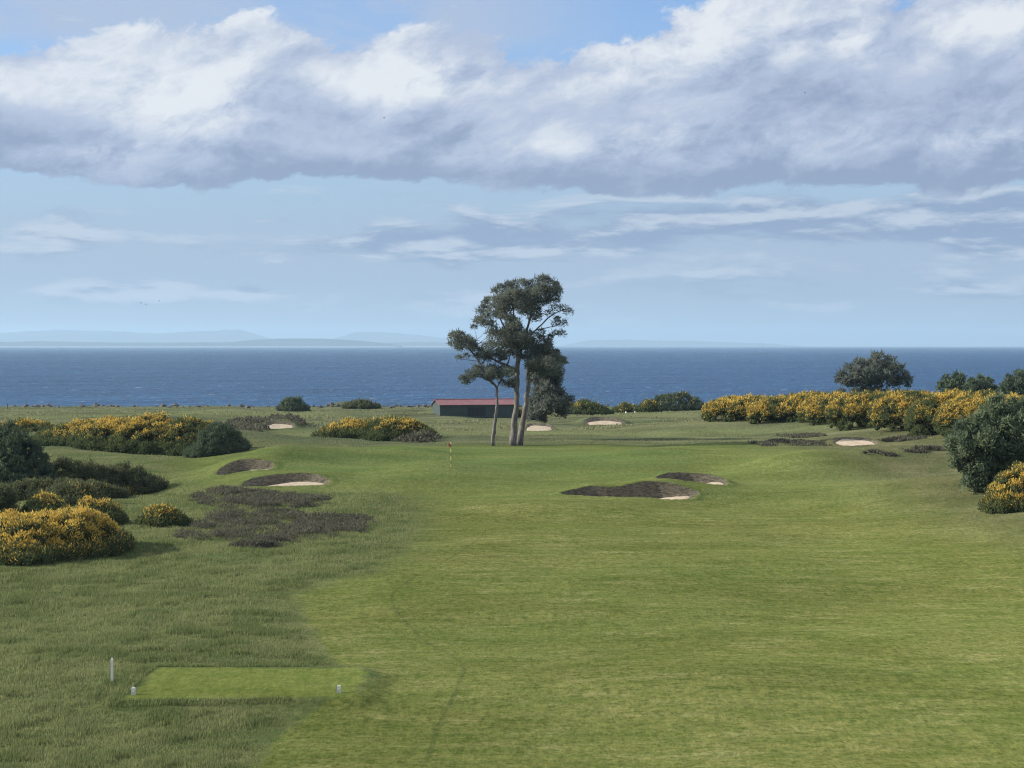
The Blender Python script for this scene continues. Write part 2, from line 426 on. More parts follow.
CC = 40.0
def build_ground():
    mid = np.arange(-.236, .2361, .0008)
    side = .236 + np.cumsum(np.geomspace(.001, .09, 40))
    t = np.concatenate([-side[::-1], mid, side])
    y = np.concatenate([np.arange(-38, 60, 2.0), np.arange(60, 70, .5), np.arange(70, 262, .35), np.arange(262, 440, .6), np.arange(440, 790, 1.6)])
    Y, T = np.meshgrid(y, t, indexing='ij'); X = T * (Y + CC)
    xf, yf = X.ravel(), Y.ravel(); Z = height(xf, yf)
    nr, nc = X.shape
    idx = np.arange(nr * nc).reshape(nr, nc)
    Fq = np.stack([idx[:-1, :-1], idx[:-1, 1:], idx[1:, 1:], idx[1:, :-1]], -1).reshape(-1, 4)
    kill = np.zeros(len(xf), bool)
    for b in BUNK:
        near = (np.abs(xf - b['cx']) < b['a'] * 1.3 + 1) & (np.abs(yf - b['cy']) < b['b'] * 1.4 + 1)
        i = np.nonzero(near)[0]
        kill[i[poly_sd(bunk_rim(b), xf[i], yf[i]) > -.06]] = True
    Fq = Fq[~kill[Fq].any(1)]
    o = mesh_np('ground', np.stack([xf, yf, Z], 1), Fq, M['ground'], smooth=True, pt_attr=zones(xf, yf))
    return tag(o, kind='structure')
build_ground()

for b in BUNK:
    root = empty('bunker', (b['cx'], b['cy'], b['zf']), b['label'], 'bunker', 'sand bunkers')
    O = np.array([b['cx'], b['cy'], b['zf']])
    n = 96
    rim = bunk_rim(b, n); rz = height(rim[:, 0], rim[:, 1])
    far = b['px'][3] < 450
    # grass lip: ring from the rim outwards onto the turf
    out_w = [-.02, .12, .4, .75, 1.1]; lift = [.05, .10, .06, .02, -.05]
    if far: out_w = [0, .2, .6, 1.1, 1.7]
    V = []
    for g, l in zip(out_w, lift):
        q = bunk_rim(b, n, g); jz = (fbm(q[:, 0] * 3, q[:, 1] * 3, 3) - .5) * (.12 if g < .5 else 0)
        V.append(np.column_stack([q, height(q[:, 0], q[:, 1]) + l + jz]))
    V = np.concatenate(V); k = np.arange(n); k2 = (k + 1) % n
    Fq = np.concatenate([np.stack([i * n + k, i * n + k2, (i + 1) * n + k2, (i + 1) * n + k], 1) for i in range(4)])
    mesh_np('grass_lip', V - O, Fq, M['ground'], root, True, pt_attr=zones(V[:, 0], V[:, 1]))
    lip = V[:n]
    # turf wall: from the lip down to the sand
    cx, cy = b['cx'], b['cy']
    tilt, sl = b['sand']
    def floor_z(x, y):
        u = (x - cx) / b['a']; v = (y - (cy - b['b'])) / (2 * b['b'])
        base = b['zf'] - b['fl'] + tilt * v
        base = base + (1.0 if b['px'][0] == 656 else .78) * b['fl'] * np.clip(u * 1.6 - .1, 0, 1) - .5 * np.clip(.1 - u, 0, .7) if not far else base
        return base + (fbm(x * .8, y * .8, 3) - .5) * (.05 if far else .15)
    inset = np.linspace(0, 1, 7)
    V = []
    run = .16 if not far else .25
    for s in inset:
        q = np.column_stack([cx + (lip[:, 0] - cx) * (1 - run * s), cy + (lip[:, 1] - cy) * (1 - run * s)])
        fz = np.minimum(floor_z(q[:, 0], q[:, 1]), lip[:, 2] - .04) - .05
        z = lip[:, 2] * (1 - s) + fz * s + (fbm(q[:, 0] * 4 + s * 9, q[:, 1] * 4, 3) - .5) * .10 * (s > 0)
        V.append(np.column_stack([q, z]))
    Vw = np.concatenate(V)
    Fq = np.concatenate([np.stack([(i + 1) * n + k, (i + 1) * n + k2, i * n + k2, i * n + k], 1) for i in range(6)])
    mesh_np('turf_wall', Vw - O, Fq, M['sod'], root, True)
    V = []
    for s in (1.04 - run * .8, .7, .5, .3, .12, .01):
        q = np.column_stack([cx + (lip[:, 0] - cx) * s, cy + (lip[:, 1] - cy) * s])
        z = np.minimum(floor_z(q[:, 0], q[:, 1]), (lip[:, 2] - .03) if s > .75 else 99)
        V.append(np.column_stack([q, z]))
    Vs = np.concatenate(V)
    Fq = np.concatenate([np.stack([(i + 1) * n + k, i * n + k, i * n + k2, (i + 1) * n + k2], 1)[:, ::-1] for i in range(5)])
    mesh_np('sand', Vs - O, [Fq, (5 * n + k)[None, :]], M['sand'], root, True)

# ------------------------------------------------------------------ sea and far shore
o = mesh_np('sea', [(-42000, 560, 0), (42000, 560, 0), (42000, 46000, 0), (-42000, 46000, 0)], np.array([[0, 1, 2, 3]]), M['sea'])
tag(o, kind='structure')
def ridge(name, d, pts, depth, mat, seed):
    """pts: (px, top row) silhouettes at distance d, made into a ridge with depth"""
    pts = np.array(pts, float)
    px = np.linspace(pts[0, 0], pts[-1, 0], 160); row = np.interp(px, pts[:, 0], pts[:, 1])
    zt = (345.5 - row) / F * d + CZ
    zt = zt * (1 + .12 * (fbm(px / 9 + seed, px * 0 + seed, 4) - .5)); x = (px - 512) / F * d
    V = []; prof = [(-.5, 0), (-.34, .30), (-.2, .66), (-.08, .93), (0, 1), (.15, .8), (.5, 0)]
    for (v, k) in prof:
        w = fbm(px / 14 + seed + v * 5, px * 0 + v * 7 + seed, 3)
        V.append(np.column_stack([x, np.full(160, d) + v * depth * (.8 + .4 * w), -2 + (zt + 2) * k * (1 - .25 * (abs(v) > .05) * (w - .3) * (k > 0))]))
    V = np.concatenate(V); k = np.arange(159)
    Fq = np.concatenate([np.stack([i * 160 + k, i * 160 + k + 1, (i + 1) * 160 + k + 1, (i + 1) * 160 + k], 1) for i in range(len(prof) - 1)])
    tag(mesh_np(name, V, Fq, mat, None, True), kind='structure')
ridge('headland', 27000, [(-300, 342), (-120, 341), (0, 342), (38, 341), (55, 341.5), (120, 342.5), (170, 342.6), (230, 342), (250, 340), (275, 338.5), (310, 338.3), (345, 339.5), (375, 342), (392, 344), (400, 346)], 2500, M['hill_near'], 3)
ridge('headland', 32000, [(330, 346), (385, 343), (420, 341.5), (448, 342.5), (500, 344), (530, 346)], 2500, M['hill_near'], 9)
ridge('mountain', 42000, [(-300, 338), (-100, 332), (0, 333), (30, 331), (60, 329.5), (110, 331), (160, 333.5), (205, 331), (240, 329.5), (262, 336), (290, 343), (300, 346)], 5000, M['hill_far'], 5)
ridge('mountain', 44000, [(310, 346), (335, 338), (355, 332.5), (375, 331.5), (410, 334), (450, 339), (500, 343), (520, 345.5)], 5000, M['hill_far'], 15)
ridge('mountain', 44000, [(560, 346), (590, 340), (630, 339.5), (660, 340.5), (690, 341), (760, 343), (800, 346)], 5000, M['hill_far'], 25)

# ------------------------------------------------------------------ leafy things
def unit(v): return v / (np.linalg.norm(v, axis=-1, keepdims=True) + 1e-9)
def cards(c, axis, L, W, rg):
    """rhombic leaf cards"""
    n = len(c)
    r = unit(rg.normal(size=(n, 3))); b = unit(np.cross(axis, r))
    L = np.broadcast_to(np.asarray(L), (n,))[:, None]; W = np.broadcast_to(np.asarray(W), (n,))[:, None]
    V = np.stack([c, c + axis * L * .55 + b * W * .5, c + axis * L, c + axis * L * .55 - b * W * .5], 1).reshape(-1, 3)
    return V, np.arange(4 * n).reshape(n, 4)
def blob(c, r, rz, rg, nu=7, nv=4):
    """low-poly lumpy cores for the lumps (stacked)"""
    n = len(c); th = np.linspace(0, 2 * np.pi, nu, endpoint=False); ph = np.linspace(-1.35, 1.35, nv)
    d = np.array([[math.cos(p) * math.cos(t), math.cos(p) * math.sin(t), math.sin(p)] for p in ph for t in th])
    j = 1 + .25 * (rg.random((n, nu * nv, 1)) - .5)
    V = c[:, None, :] + d[None] * j * np.stack([r, r, rz], 1)[:, None, :]
    q = np.array([[a * nu + k, a * nu + (k + 1) % nu, (a + 1) * nu + (k + 1) % nu, (a + 1) * nu + k] for a in range(nv - 1) for k in range(nu)])
    q = (np.arange(n)[:, None, None] * (nu * nv) + q[None]).reshape(-1, 4)
    return V.reshape(-1, 3), q
def join(parts):
    V = []; Q = []; T = []; b = 0
    for v, q, t in parts:
        V.append(v); Q.append(q + b); T.append(t); b += len(v)
    return np.concatenate(V), np.concatenate(Q), np.concatenate(T)

def lumps_to_mesh(c, r, rz, per, L, W, rg, up=.6, spread=.55, flower=None, core=.78, low=-.35, tl=None, fuzz=False):
    """c lump centres; returns (leaf parts, flower parts)"""
    n = len(c); k = np.repeat(np.arange(n), per)
    d = unit(rg.normal(size=(len(k), 3))); d[:, 2] = np.where(d[:, 2] < low, -d[:, 2], d[:, 2])
    sc = np.stack([r, r, rz], 1)[k]
    p = c[k] + d * sc * ((.70 + .38 * rg.random((len(k), 1))) if not fuzz else (.45 + .75 * rg.random((len(k), 1)) ** .8))
    ax = unit(d + np.array([0, 0, up]) + rg.normal(size=(len(k), 3)) * spread)
    lt = rg.random(n) if tl is None else tl
    tint = np.clip(.55 * lt[k] + .45 * rg.random(len(k)), 0, 1)
    LL = L * (.7 + .6 * rg.random(len(k))) * np.where((rg.random(len(k)) < .09) & (d[:, 2] > .1), 2.0, 1.0); WW = W * (.7 + .6 * rg.random(len(k)))
    isf = np.zeros(len(k), bool)
    if flower is not None:
        isf = rg.random(len(k)) < flower[k] * np.clip(.55 + .7 * d[:, 2], 0, 1)
    parts = []
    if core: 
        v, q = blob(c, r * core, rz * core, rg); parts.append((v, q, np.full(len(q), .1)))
    v, q = cards(p[~isf], ax[~isf], LL[~isf], WW[~isf], rg); parts.append((v, q, tint[~isf]))
    fl = None
    if isf.any():
        v, q = cards(p[isf] + ax[isf] * .03, ax[isf], LL[isf] * .85, WW[isf] * 1.15, rg); fl = (v, q, tint[isf])
    return join(parts), fl

def bush_box(x0, x1, yt, yb, depth=None, d=None):
    """pixel box -> world base centre, rx, ry, h"""
    xm = (x0 + x1) / 2
    p = hit(xm, yb) if d is None else np.array([at(xm, yb, d)[0], d, 0])
    w = (x1 - x0) * p[1] / F
    ry = (depth or min(max(w * .75, 1.6), 8.0)) / 2
    yc = p[1] + ry; rx = w * yc / p[1] / 2
    X = p[0] * yc / p[1]; z = float(height(np.array([X]), np.array([yc]))[0])
    h = at(xm, yt, yc)[2] - z
    return np.array([X, yc, z]), rx, ry, max(h, .35)

GORSE_GROUP = 'flowering gorse bushes'
def bush(name, label, cat, box, leaf='gorse', flower=.5, seed=1, depth=None, d=None, group=GORSE_GROUP, lump=None, fname='flowers', fmat='gorse_flower', dens=1.0, ragged=.38, top=.0, flat=False, pw=.85, sq=2.4):
    rg = np.random.default_rng(seed)
    c0, rx, ry, h = bush_box(*box, depth=depth, d=d)
    dist = c0[1]; px = dist / F
    r0 = (lump * .5 if lump else np.clip(.20 * h, .20, .48)); r0 = max(r0, 2.2 * px)
    n = int(np.clip(2.4 * (rx * ry + h * (rx + ry) * .6) / (r0 * r0), 16, 420))
    s = np.sqrt(rg.random(n)); ph = rg.random(n) * 2 * np.pi
    s = np.where(rg.random(n) < .35, .85 + .12 * rg.random(n), s * .95)
    wob = .80 + .42 * fbm(np.cos(ph) * 1.6 + seed * 1.7, np.sin(ph) * 1.6 + seed, 3)
    x = s * np.cos(ph) * (rx - r0 * .6) * wob; y = s * np.sin(ph) * (ry - r0 * .5) * wob
    rag = ragged
    if flat: wob = .95 + .1 * rg.random(n)
    hn = 1 - rag + 2 * rag * fbm(x / 1.5 + seed * 5, y / 1.5 + seed * 2, 3)
    prof = np.power(np.clip(1 - s ** (sq if flat else 2.0), .02, 1), pw) * np.minimum(hn, 1.02)
    z = np.maximum(prof * h - r0 * .7, r0 * .35)
    low = rg.random(n) < .30                       # skirt lumps fill the flanks
    z = np.where(low, np.maximum(z * rg.random(n), r0 * .4), z)
    r = r0 * (.6 + .7 * rg.random(n)); rz = r * (.75 + .75 * rg.random(n) ** 2)
    c = np.stack([x, y, z], 1)
    gz = height(c0[0] + x, c0[1] + y) - c0[2]; c[:, 2] += gz
    L = max(.20, 2.1 * px); W = max(.06, .8 * px)
    per = int(np.clip(dens * 8 * (r0 / L) * (r0 / W), 24, 160))
    pat = fbm(x * .8 / max(r0, .4) * .45 + seed * 3, y * .8 / max(r0, .4) * .45, 2)
    fl = None
    if flower > 0:
        hh = np.clip((z + r0) / h, 0, 1)
        fl = np.clip(flower * 1.15 * sstep(.40, .60, pat + (.30 if flower > 1 else .10 if flower > .45 else .03)) * (.25 + .9 * rg.random(n)) * sstep(.12 + top, .75 + top * .3, hh), 0, .85)
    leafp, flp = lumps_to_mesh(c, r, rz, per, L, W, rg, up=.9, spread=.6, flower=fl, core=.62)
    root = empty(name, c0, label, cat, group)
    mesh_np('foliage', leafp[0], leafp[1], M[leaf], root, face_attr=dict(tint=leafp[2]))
    if flp is not None:
        mesh_np(fname, flp[0], flp[1], M[fmat], root, face_attr=dict(tint=flp[2]))
    return root

G = lambda label, box, **k: bush('gorse_bush', label, 'bush', box, **k)
# left of the fairway
bush('shrub', 'tall dark green shrub in shade at the left edge, rust tinged on top', 'shrub', (-26, 56, 424, 495), 'dark_leaf', .14, 21, depth=5, group='dark shrubs', lump=.75, fname='rusty_leaves', fmat='rust_leaf', ragged=.55)
G('low orange flowered gorse strip at the far left behind the tall dark shrub', (-20, 62, 421, 438), flower=.75, seed=2, top=.2, d=262)
G('gorse bush at the left end of the bank, blossom only along its crest', (28, 138, 423, 446), flower=.9, seed=3, top=.25, flat=True, ragged=.28)
G('dark fronted gorse bush in the middle of the left bank, between two flowering neighbours', (66, 178, 420, 452), flower=.95, seed=4, top=.25, flat=True, ragged=.28)
G('tallest gorse bush of the left bank, orange blossom on top and deep shade below', (104, 210, 418, 455), flower=1.05, seed=5, top=.25, flat=True, ragged=.28)
G('gorse bush with sparse blossom near the right end of the left bank', (148, 234, 420, 456), flower=.6, seed=6, top=.2, flat=True, ragged=.28)
bush('broom_bush', 'rounded plain green bush without blossom closing the right end of the gorse bank', 'bush', (184, 250, 425, 456), 'dark_leaf', 0, 7, group='dark shrubs')
bush('shrub', 'olive brown scrubby shrub touching the right side of the tall dark shrub', 'shrub', (18, 124, 460, 498), 'olive_leaf', .12, 22, group='dark shrubs', depth=4, fname='rusty_leaves', fmat='rust_leaf', ragged=.55)
bush('shrub', 'lower olive shrub on the slope above the small orange gorse clump', 'shrub', (70, 166, 466, 497), 'olive_leaf', .10, 23, group='dark shrubs', depth=4, fname='rusty_leaves', fmat='rust_leaf', ragged=.55)
bush('shrub', 'long low weedy scrub between the olive shrubs and the bright gorse', 'shrub', (-20, 128, 481, 502), 'olive_leaf', .06, 29, group='dark shrubs', depth=4, flat=True, ragged=.5, pw=.6)
G('tiny orange flowered gorse clump at the foot of the olive scrub', (115, 141, 486.5, 497.5), flower=.95, seed=8)
bush('shrub', 'pale green sapling bush with upright sprays behind the bright gorse', 'shrub', (36, 108, 482, 507), 'olive_leaf', .12, 24, group='dark shrubs', ragged=.45)
bush('shrub', 'green unflowered bush at the left edge behind the bright gorse', 'shrub', (-20, 24, 487, 528), 'olive_leaf', 0, 25, group='dark shrubs')
G('bright gorse bush running off the left edge, nearest the viewer', (-45, 84, 515, 566), flower=1.2, seed=9, depth=10, flat=True, ragged=.42)
G('large bright yellow gorse bush casting a shadow on the rough to its right', (14, 131, 512, 562), flower=1.3, seed=10, depth=10, flat=True, ragged=.42)
G('gorse bush behind the large bright one, left half, more green than yellow', (12, 78, 496, 528), flower=.6, seed=11, top=.15)
G('gorse bush behind the large bright one, right half, orange yellow crest', (62, 128, 498, 526), flower=.8, seed=12, top=.15)
G('single round gorse bush standing alone between the bright gorse and the heather', (135, 190, 504, 528), flower=.8, seed=13, top=.1)
# middle distance
bush('shrub', 'small round dark shrub standing alone before the sea, left of the red roofed hut', 'shrub', (277, 310, 398, 411.5), 'dark_leaf', 0, 26, group='dark shrubs', lump=1.0)
bush('shrub', 'low wide green bush on a mound between the round dark shrub and the hut', 'shrub', (342, 380, 401, 409), 'olive_leaf', 0, 27, group='dark shrubs', lump=.9)
G('gorse bush with yellow crest, left half of the clump behind the green', (314, 400, 420, 438.5), flower=1.05, seed=14, top=.15, flat=True, ragged=.28)
G('gorse bush with shaded right side, right half of the clump behind the green', (352, 440, 419.5, 441), flower=.75, seed=15, top=.25, flat=True, ragged=.28)
G('little yellow gorse bush at the right end of the red roofed hut', (500, 524, 405, 417.5), flower=.75, seed=16)
G('dark gorse bush with scattered yellow just right of the pine group', (556, 613, 402, 415), flower=.45, seed=17, top=.1)
G('small low gorse bush between the pine group and the broad dark bush', (612, 640, 404, 412.5), flower=.6, seed=18)
G('small gorse bush at the left foot of the broad dark bush', (636, 662, 400, 412.5), flower=.45, seed=19)
bush('shrub', 'broad dark green bush before the sea at the left of the long hedge', 'shrub', (646, 708, 393, 411.5), 'dark_leaf', .10, 28, group='dark shrubs', fname='flowers', lump=1.0)
# the long hedge on the right
H = dict(depth=10.0, dens=1.1, flat=True, ragged=.20, pw=.42, sq=5)
G('round gorse bush at the left end of the long hedge', (698, 782, 399, 422), flower=.92, seed=31, **H)
G('second gorse bush of the long hedge, with an even orange dome', (744, 832, 397.5, 423), flower=.98, seed=32, **H)
G('third gorse bush of the long hedge, just left of the flat topped pine', (796, 866, 396.5, 425), flower=.92, seed=33, **H)
G('gorse bush of the long hedge directly below the flat topped pine', (828, 910, 394.5, 429), flower=.98, seed=34, **H)
G('gorse bush of the long hedge just right of the flat topped pine, bright low patches', (868, 944, 395, 432), flower=.98, seed=35, **H)
G('gorse bush of the long hedge with more dark green than blossom, below the round trees', (904, 978, 396.5, 435), flower=.7, seed=36, top=.15, **H)
G('gorse bush of the long hedge half hidden by the dark leafy tree', (938, 1014, 397, 437), flower=.92, seed=37, top=.1, **H)
G('last gorse bush of the long hedge at the right edge, behind the dark leafy tree', (988, 1052, 398, 440), flower=.92, seed=38, **H)
G('bright gorse bush at the right edge in front of the dark leafy tree', (980, 1062, 469, 513), flower=1.15, seed=39, depth=6, flat=True)

# ------------------------------------------------------------------ trees
def poly_in(P, x, y): return poly_sd([(a, b) for a, b in P], x, y)
def crown_pads(outline, d, spacing, depth, seed, holes=(), rpx=6.0, jit=.45):
    """fills a crown outline with foliage pads spread through its depth; returns centres and pads radii (world)"""
    rg = np.random.default_rng(seed); P = np.array(outline, float)
    x0, y0 = P.min(0); x1, y1 = P.max(0)
    gx, gy = np.meshgrid(np.arange(x0, x1, spacing), np.arange(y0, y1, spacing * .8))
    gx = gx.ravel() + rg.normal(size=gx.size) * spacing * jit; gy = gy.ravel() + rg.normal(size=gy.size) * spacing * jit
    sd = poly_in(outline, gx, gy); ok = sd > rpx * .25
    for (hx, hy, hrx, hry) in holes: ok &= ((gx - hx) / hrx) ** 2 + ((gy - hy) / hry) ** 2 > 1
    gx, gy, sd = gx[ok], gy[ok], sd[ok]
    C = []; Rr = []
    for a, b, s in zip(gx, gy, sd):
        e = depth * math.sqrt(max(min(s / (.42 * min(x1 - x0, y1 - y0)), 1), .03))
        for _ in range(2 if s > rpx * 2.4 else 1):
            C.append(at(a, b, d + e * rg.uniform(-1, 1))); Rr.append(min(max(s, rpx * .55), rpx * 1.15) * d / F * rg.uniform(.8, 1.15))
    return np.array(C), np.array(Rr)

def pine(label, d, base, stems, outline_sets, depth, seed, group='pines', spacing=6.0, rpx=6.0, rest=(), holes=(), leaf='pine', per=70, flat=.62, L=.42, W=.16, name='pine_tree', core=.5, limb_n=34):
    rg = np.random.default_rng(seed); rr = random.Random(seed)
    bp = at(base[0], base[1], d); bp[2] = float(height(np.array([bp[0]]), np.array([d]))[0])
    C = []; Rr = []
    for i, o in enumerate(outline_sets):
        c, r = crown_pads(o, d, spacing, depth, seed + i, holes, rpx); C.append(c); Rr.append(r)
    for (a, b, rp, dz) in rest:
        C.append(at(a, b, d + dz)[None]); Rr.append(np.array([rp * d / F]))
    C = np.concatenate(C); Rr = np.concatenate(Rr)
    root = empty(name, bp, label, 'tree', group)
    mb = MB(); stempts = []
    for path, rad in stems:
        pts = [at(p[0], p[1], d + (p[2] if len(p) > 2 else 0)) for p in path]
        if path[0][1] >= base[1] - 2: pts[0][2] -= .25
        # densify with a gentle wobble
        P = [pts[0]]; Q = [rad[0]]
        for i in range(len(pts) - 1):
            for k in range(1, 5):
                t = k / 4; q = pts[i] * (1 - t) + pts[i + 1] * t
                P.append(q + rg.normal(size=3) * .035 * (k < 4)); Q.append(rad[i] * (1 - t) + rad[i + 1] * t)
        mb.tube([p - bp for p in P], [q * .88 for q in Q], 9, .22, rr.random())
        for p, q in zip(P, Q):
            stempts.append((p, q))
    SP = np.array([p for p, _ in stempts]); SQ = np.array([q for _, q in stempts])
    up = SP[:, 2] > bp[2] + .36 * (C[:, 2].max() - bp[2])
    SPu, SQu = SP[up], SQ[up]
    for i in (rg.permutation(len(C))[:limb_n] if len(SPu) else []):
        e = C[i]; cost = np.linalg.norm(SPu - e, axis=1) + np.maximum(SPu[:, 2] - e[2] + .8, 0) * 1.5
        j = int(np.argmin(cost)); a = SPu[j]
        mid = (a + e) / 2 + np.array([0, 0, -.12 * np.linalg.norm(e - a)]) + rg.normal(size=3) * .15
        r0 = min(SQu[j] * .6, .13)
        q1 = (a + mid) / 2 + rg.normal(size=3) * .08; q2 = (mid + e) / 2 + rg.normal(size=3) * .08
        mb.tube([p - bp for p in (a, q1, mid, q2, e)], [r0, r0 * .85, r0 * .66, r0 * .45, r0 * .22], 6, .1)
    mb.build('trunk', M['bark'], root, True)
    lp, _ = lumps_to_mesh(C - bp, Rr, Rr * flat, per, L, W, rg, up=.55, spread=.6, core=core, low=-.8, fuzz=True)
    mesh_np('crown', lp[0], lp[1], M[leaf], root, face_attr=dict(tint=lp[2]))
    return root

q = lambda L: [(440 + x / 6.4, 265 + y / 6.4) for x, y in L]
DP = 245.0
main_out = q([(205, 405), (240, 300), (268, 235), (330, 175), (385, 128), (490, 95), (560, 100), (640, 62), (695, 78), (760, 122), (805, 190), (795, 232), (700, 245), (640, 300), (665, 360), (630, 430),
              (700, 480), (740, 560), (600, 610), (470, 600), (380, 560), (290, 500), (300, 430)])
holes = [(440 + x / 6.4, 265 + y / 6.4, a / 4.9, b / 4.9) for x, y, a, b in ((395, 385, 45, 30), (520, 340, 38, 26), (455, 310, 30, 22), (590, 390, 40, 26), (690, 330, 34, 30), (560, 420, 26, 18), (350, 330, 22, 16))]
right_pads = [(440 + x / 6.4, 265 + y / 6.4, r, dz) for x, y, r, dz in ((735, 275, 5, .5), (790, 285, 5.5, -.4), (825, 300, 4, .2), (700, 310, 4, .8), (745, 378, 4, 0), (790, 375, 4.2, .5), (740, 440, 3.6, -.3), (778, 442, 3.6, .2), (650, 430, 3, .6), (750, 345, 2, 0), (705, 460, 1.6, 0))]
pine('tallest pine with a broad domed crown, two bare trunks right of the leaning one', DP, (513, 443.5),
     [([(512.6, 444.5), (514.2, 425), (516.8, 406), (517, 385), (517, 369), (518, 350), (516, 325), (512, 305)], [.50, .40, .36, .33, .30, .22, .15, .08]),
      ([(517, 369), (521, 350), (527, 330, 1), (533, 305, 1.2), (538, 290, .8)], [.24, .18, .14, .10, .05]),
      ([(518, 352), (508, 335, -1), (500, 318, -1.5), (492, 308, -1)], [.18, .13, .09, .05]),
      ([(523, 343), (536, 330, 0), (548, 318, .2), (560, 311, 0), (568, 309, 0)], [.13, .10, .08, .06, .03]),
      ([(536, 330, 0), (550, 327, .2), (562, 325, .3)], [.07, .05, .03]), ([(530, 340, 0), (545, 336, .2), (560, 334, 0)], [.07, .05, .03]),
      ([(513.5, 369), (504, 364, -.6), (492, 359, -1), (482, 352, -1.2), (475, 342, -1)], [.20, .16, .13, .10, .05]),
      ([(519.2, 444.5, .9), (522, 428, .9), (525, 410, .8), (528, 390, .7), (528, 371, .6), (531, 355, .8), (538, 340, 1)], [.48, .37, .32, .28, .24, .17, .08]),
      ([(528, 372, .6), (536, 362, 1), (548, 354, 1.4), (560, 350, 1.4)], [.15, .11, .08, .04])],
     [main_out, q([(240, 540), (300, 490), (400, 550), (460, 620), (360, 605), (280, 590)]), q([(340, 650), (470, 650), (500, 730), (450, 800), (390, 760), (330, 710)]), q([(560, 560), (690, 500), (770, 560), (800, 610), (850, 630), (800, 650), (770, 700), (660, 730), (570, 690), (540, 620)])], 4.6, 101, spacing=5.0, rpx=4.6, holes=holes, rest=right_pads, per=140, L=.32, W=.065, limb_n=90, core=.30, group='pine group')
pine('slender leaning pine with pale bent trunk and wispy crown, left in the group', DP - 1.5, (493, 443.5),
     [([(492.4, 444.6), (494.3, 428), (496.6, 411), (497.2, 398), (496.8, 388), (491, 380), (485.5, 374), (479, 362), (472, 352), (463, 345), (456, 340)], [.26, .22, .19, .17, .16, .13, .11, .095, .08, .06, .03]),
      ([(497, 389), (500, 382, .3), (503, 374, .6), (507, 369, .8)], [.09, .07, .05, .03]), ([(484, 372), (475, 371, .4), (466, 376, .6)], [.06, .045, .02]), ([(478, 361), (468, 360, 0), (456, 358, 0)], [.05, .035, .02])],
     [q([(55, 450), (120, 425), (200, 455), (240, 520), (200, 560), (120, 545), (55, 535)]), q([(200, 470), (250, 520), (330, 590), (300, 650), (230, 600), (190, 540)]), q([(60, 585), (180, 575), (210, 600), (130, 612), (60, 610)]),
      q([(120, 740), (190, 660), (300, 640), (400, 650), (440, 700), (330, 740), (250, 720), (170, 770)])], 2.2, 111, spacing=3.8, rpx=3.8, per=110, L=.32, W=.065, core=.15, limb_n=40, group='pine group')
zz = lambda L: [(400 + x / 3.838, 260 + y / 3.838) for x, y in L]
pine('dense dark conifer with foliage down to the ground, behind the right pine trunk', 266.0, (545, 420),
     [([(545, 420), (545, 400), (546, 380), (547, 362)], [.30, .26, .2, .08]), ([(545, 402), (556, 394, 1), (566, 392, 1)], [.14, .1, .04])],
     [zz([(490, 400), (560, 325), (640, 375), (625, 440), (612, 490), (650, 520), (668, 550), (640, 600), (600, 622), (540, 632), (485, 625), (490, 520)])], 4.5, 121, spacing=6, rpx=6.2, per=120, flat=.8, group='pine group', core=.6, L=.36, W=.12)
ff = lambda L: [(764 + x / 3.938, 340 + y / 3.938) for x, y in L]
pine('flat topped windswept pine against the sea, above the long gorse hedge', 400.0, (873, 398),
     [([(872, 412), (872, 398), (871, 388), (868, 376)], [.36, .32, .26, .1]), ([(871, 390), (884, 380, 1), (895, 376, 1)], [.2, .12, .05]), ([(871, 390), (858, 382, -1), (846, 379, 0)], [.2, .12, .05])],
     [ff([(270, 160), (310, 115), (370, 70), (450, 50), (520, 70), (555, 120), (580, 150), (575, 185), (500, 195), (420, 185), (330, 190)]),
      ff([(255, 215), (310, 195), (420, 190), (500, 195), (600, 210), (590, 225), (260, 228)])], 5.0, 131, spacing=4.6, rpx=4.0, per=75, L=.55, W=.18, group='trees by the sea', core=.65, limb_n=20)
for nm, lab, o, b, s, d in (
    ('round_tree', 'small round headed tree by the sea, left of its two neighbours above the hedge', [(685, 190), (700, 150), (740, 128), (785, 140), (800, 175), (800, 232), (690, 226)], (953, 402), 141, 392.),
    ('round_tree', 'lower spreading tree between the small round tree and the one at the right edge', [(780, 190), (810, 155), (860, 140), (905, 160), (920, 200), (915, 238), (785, 234)], (980, 403), 142, 388.),
    ('round_tree', 'largest round tree by the sea, cut by the right edge of the view', [(925, 190), (950, 145), (1000, 122), (1060, 135), (1100, 190), (1090, 240), (930, 240)], (1017, 404), 143, 384.)):
    pine(lab, d, b, [([(b[0], 412), (b[0], b[1]), (b[0] + 1, b[1] - 14)], [.25, .22, .1])], [ff(o)], 3.5, s, spacing=4.4, rpx=3.8, per=70, flat=.85, L=.5, W=.22, leaf='dark_leaf', name=nm, group='trees by the sea', core=.72, limb_n=8)

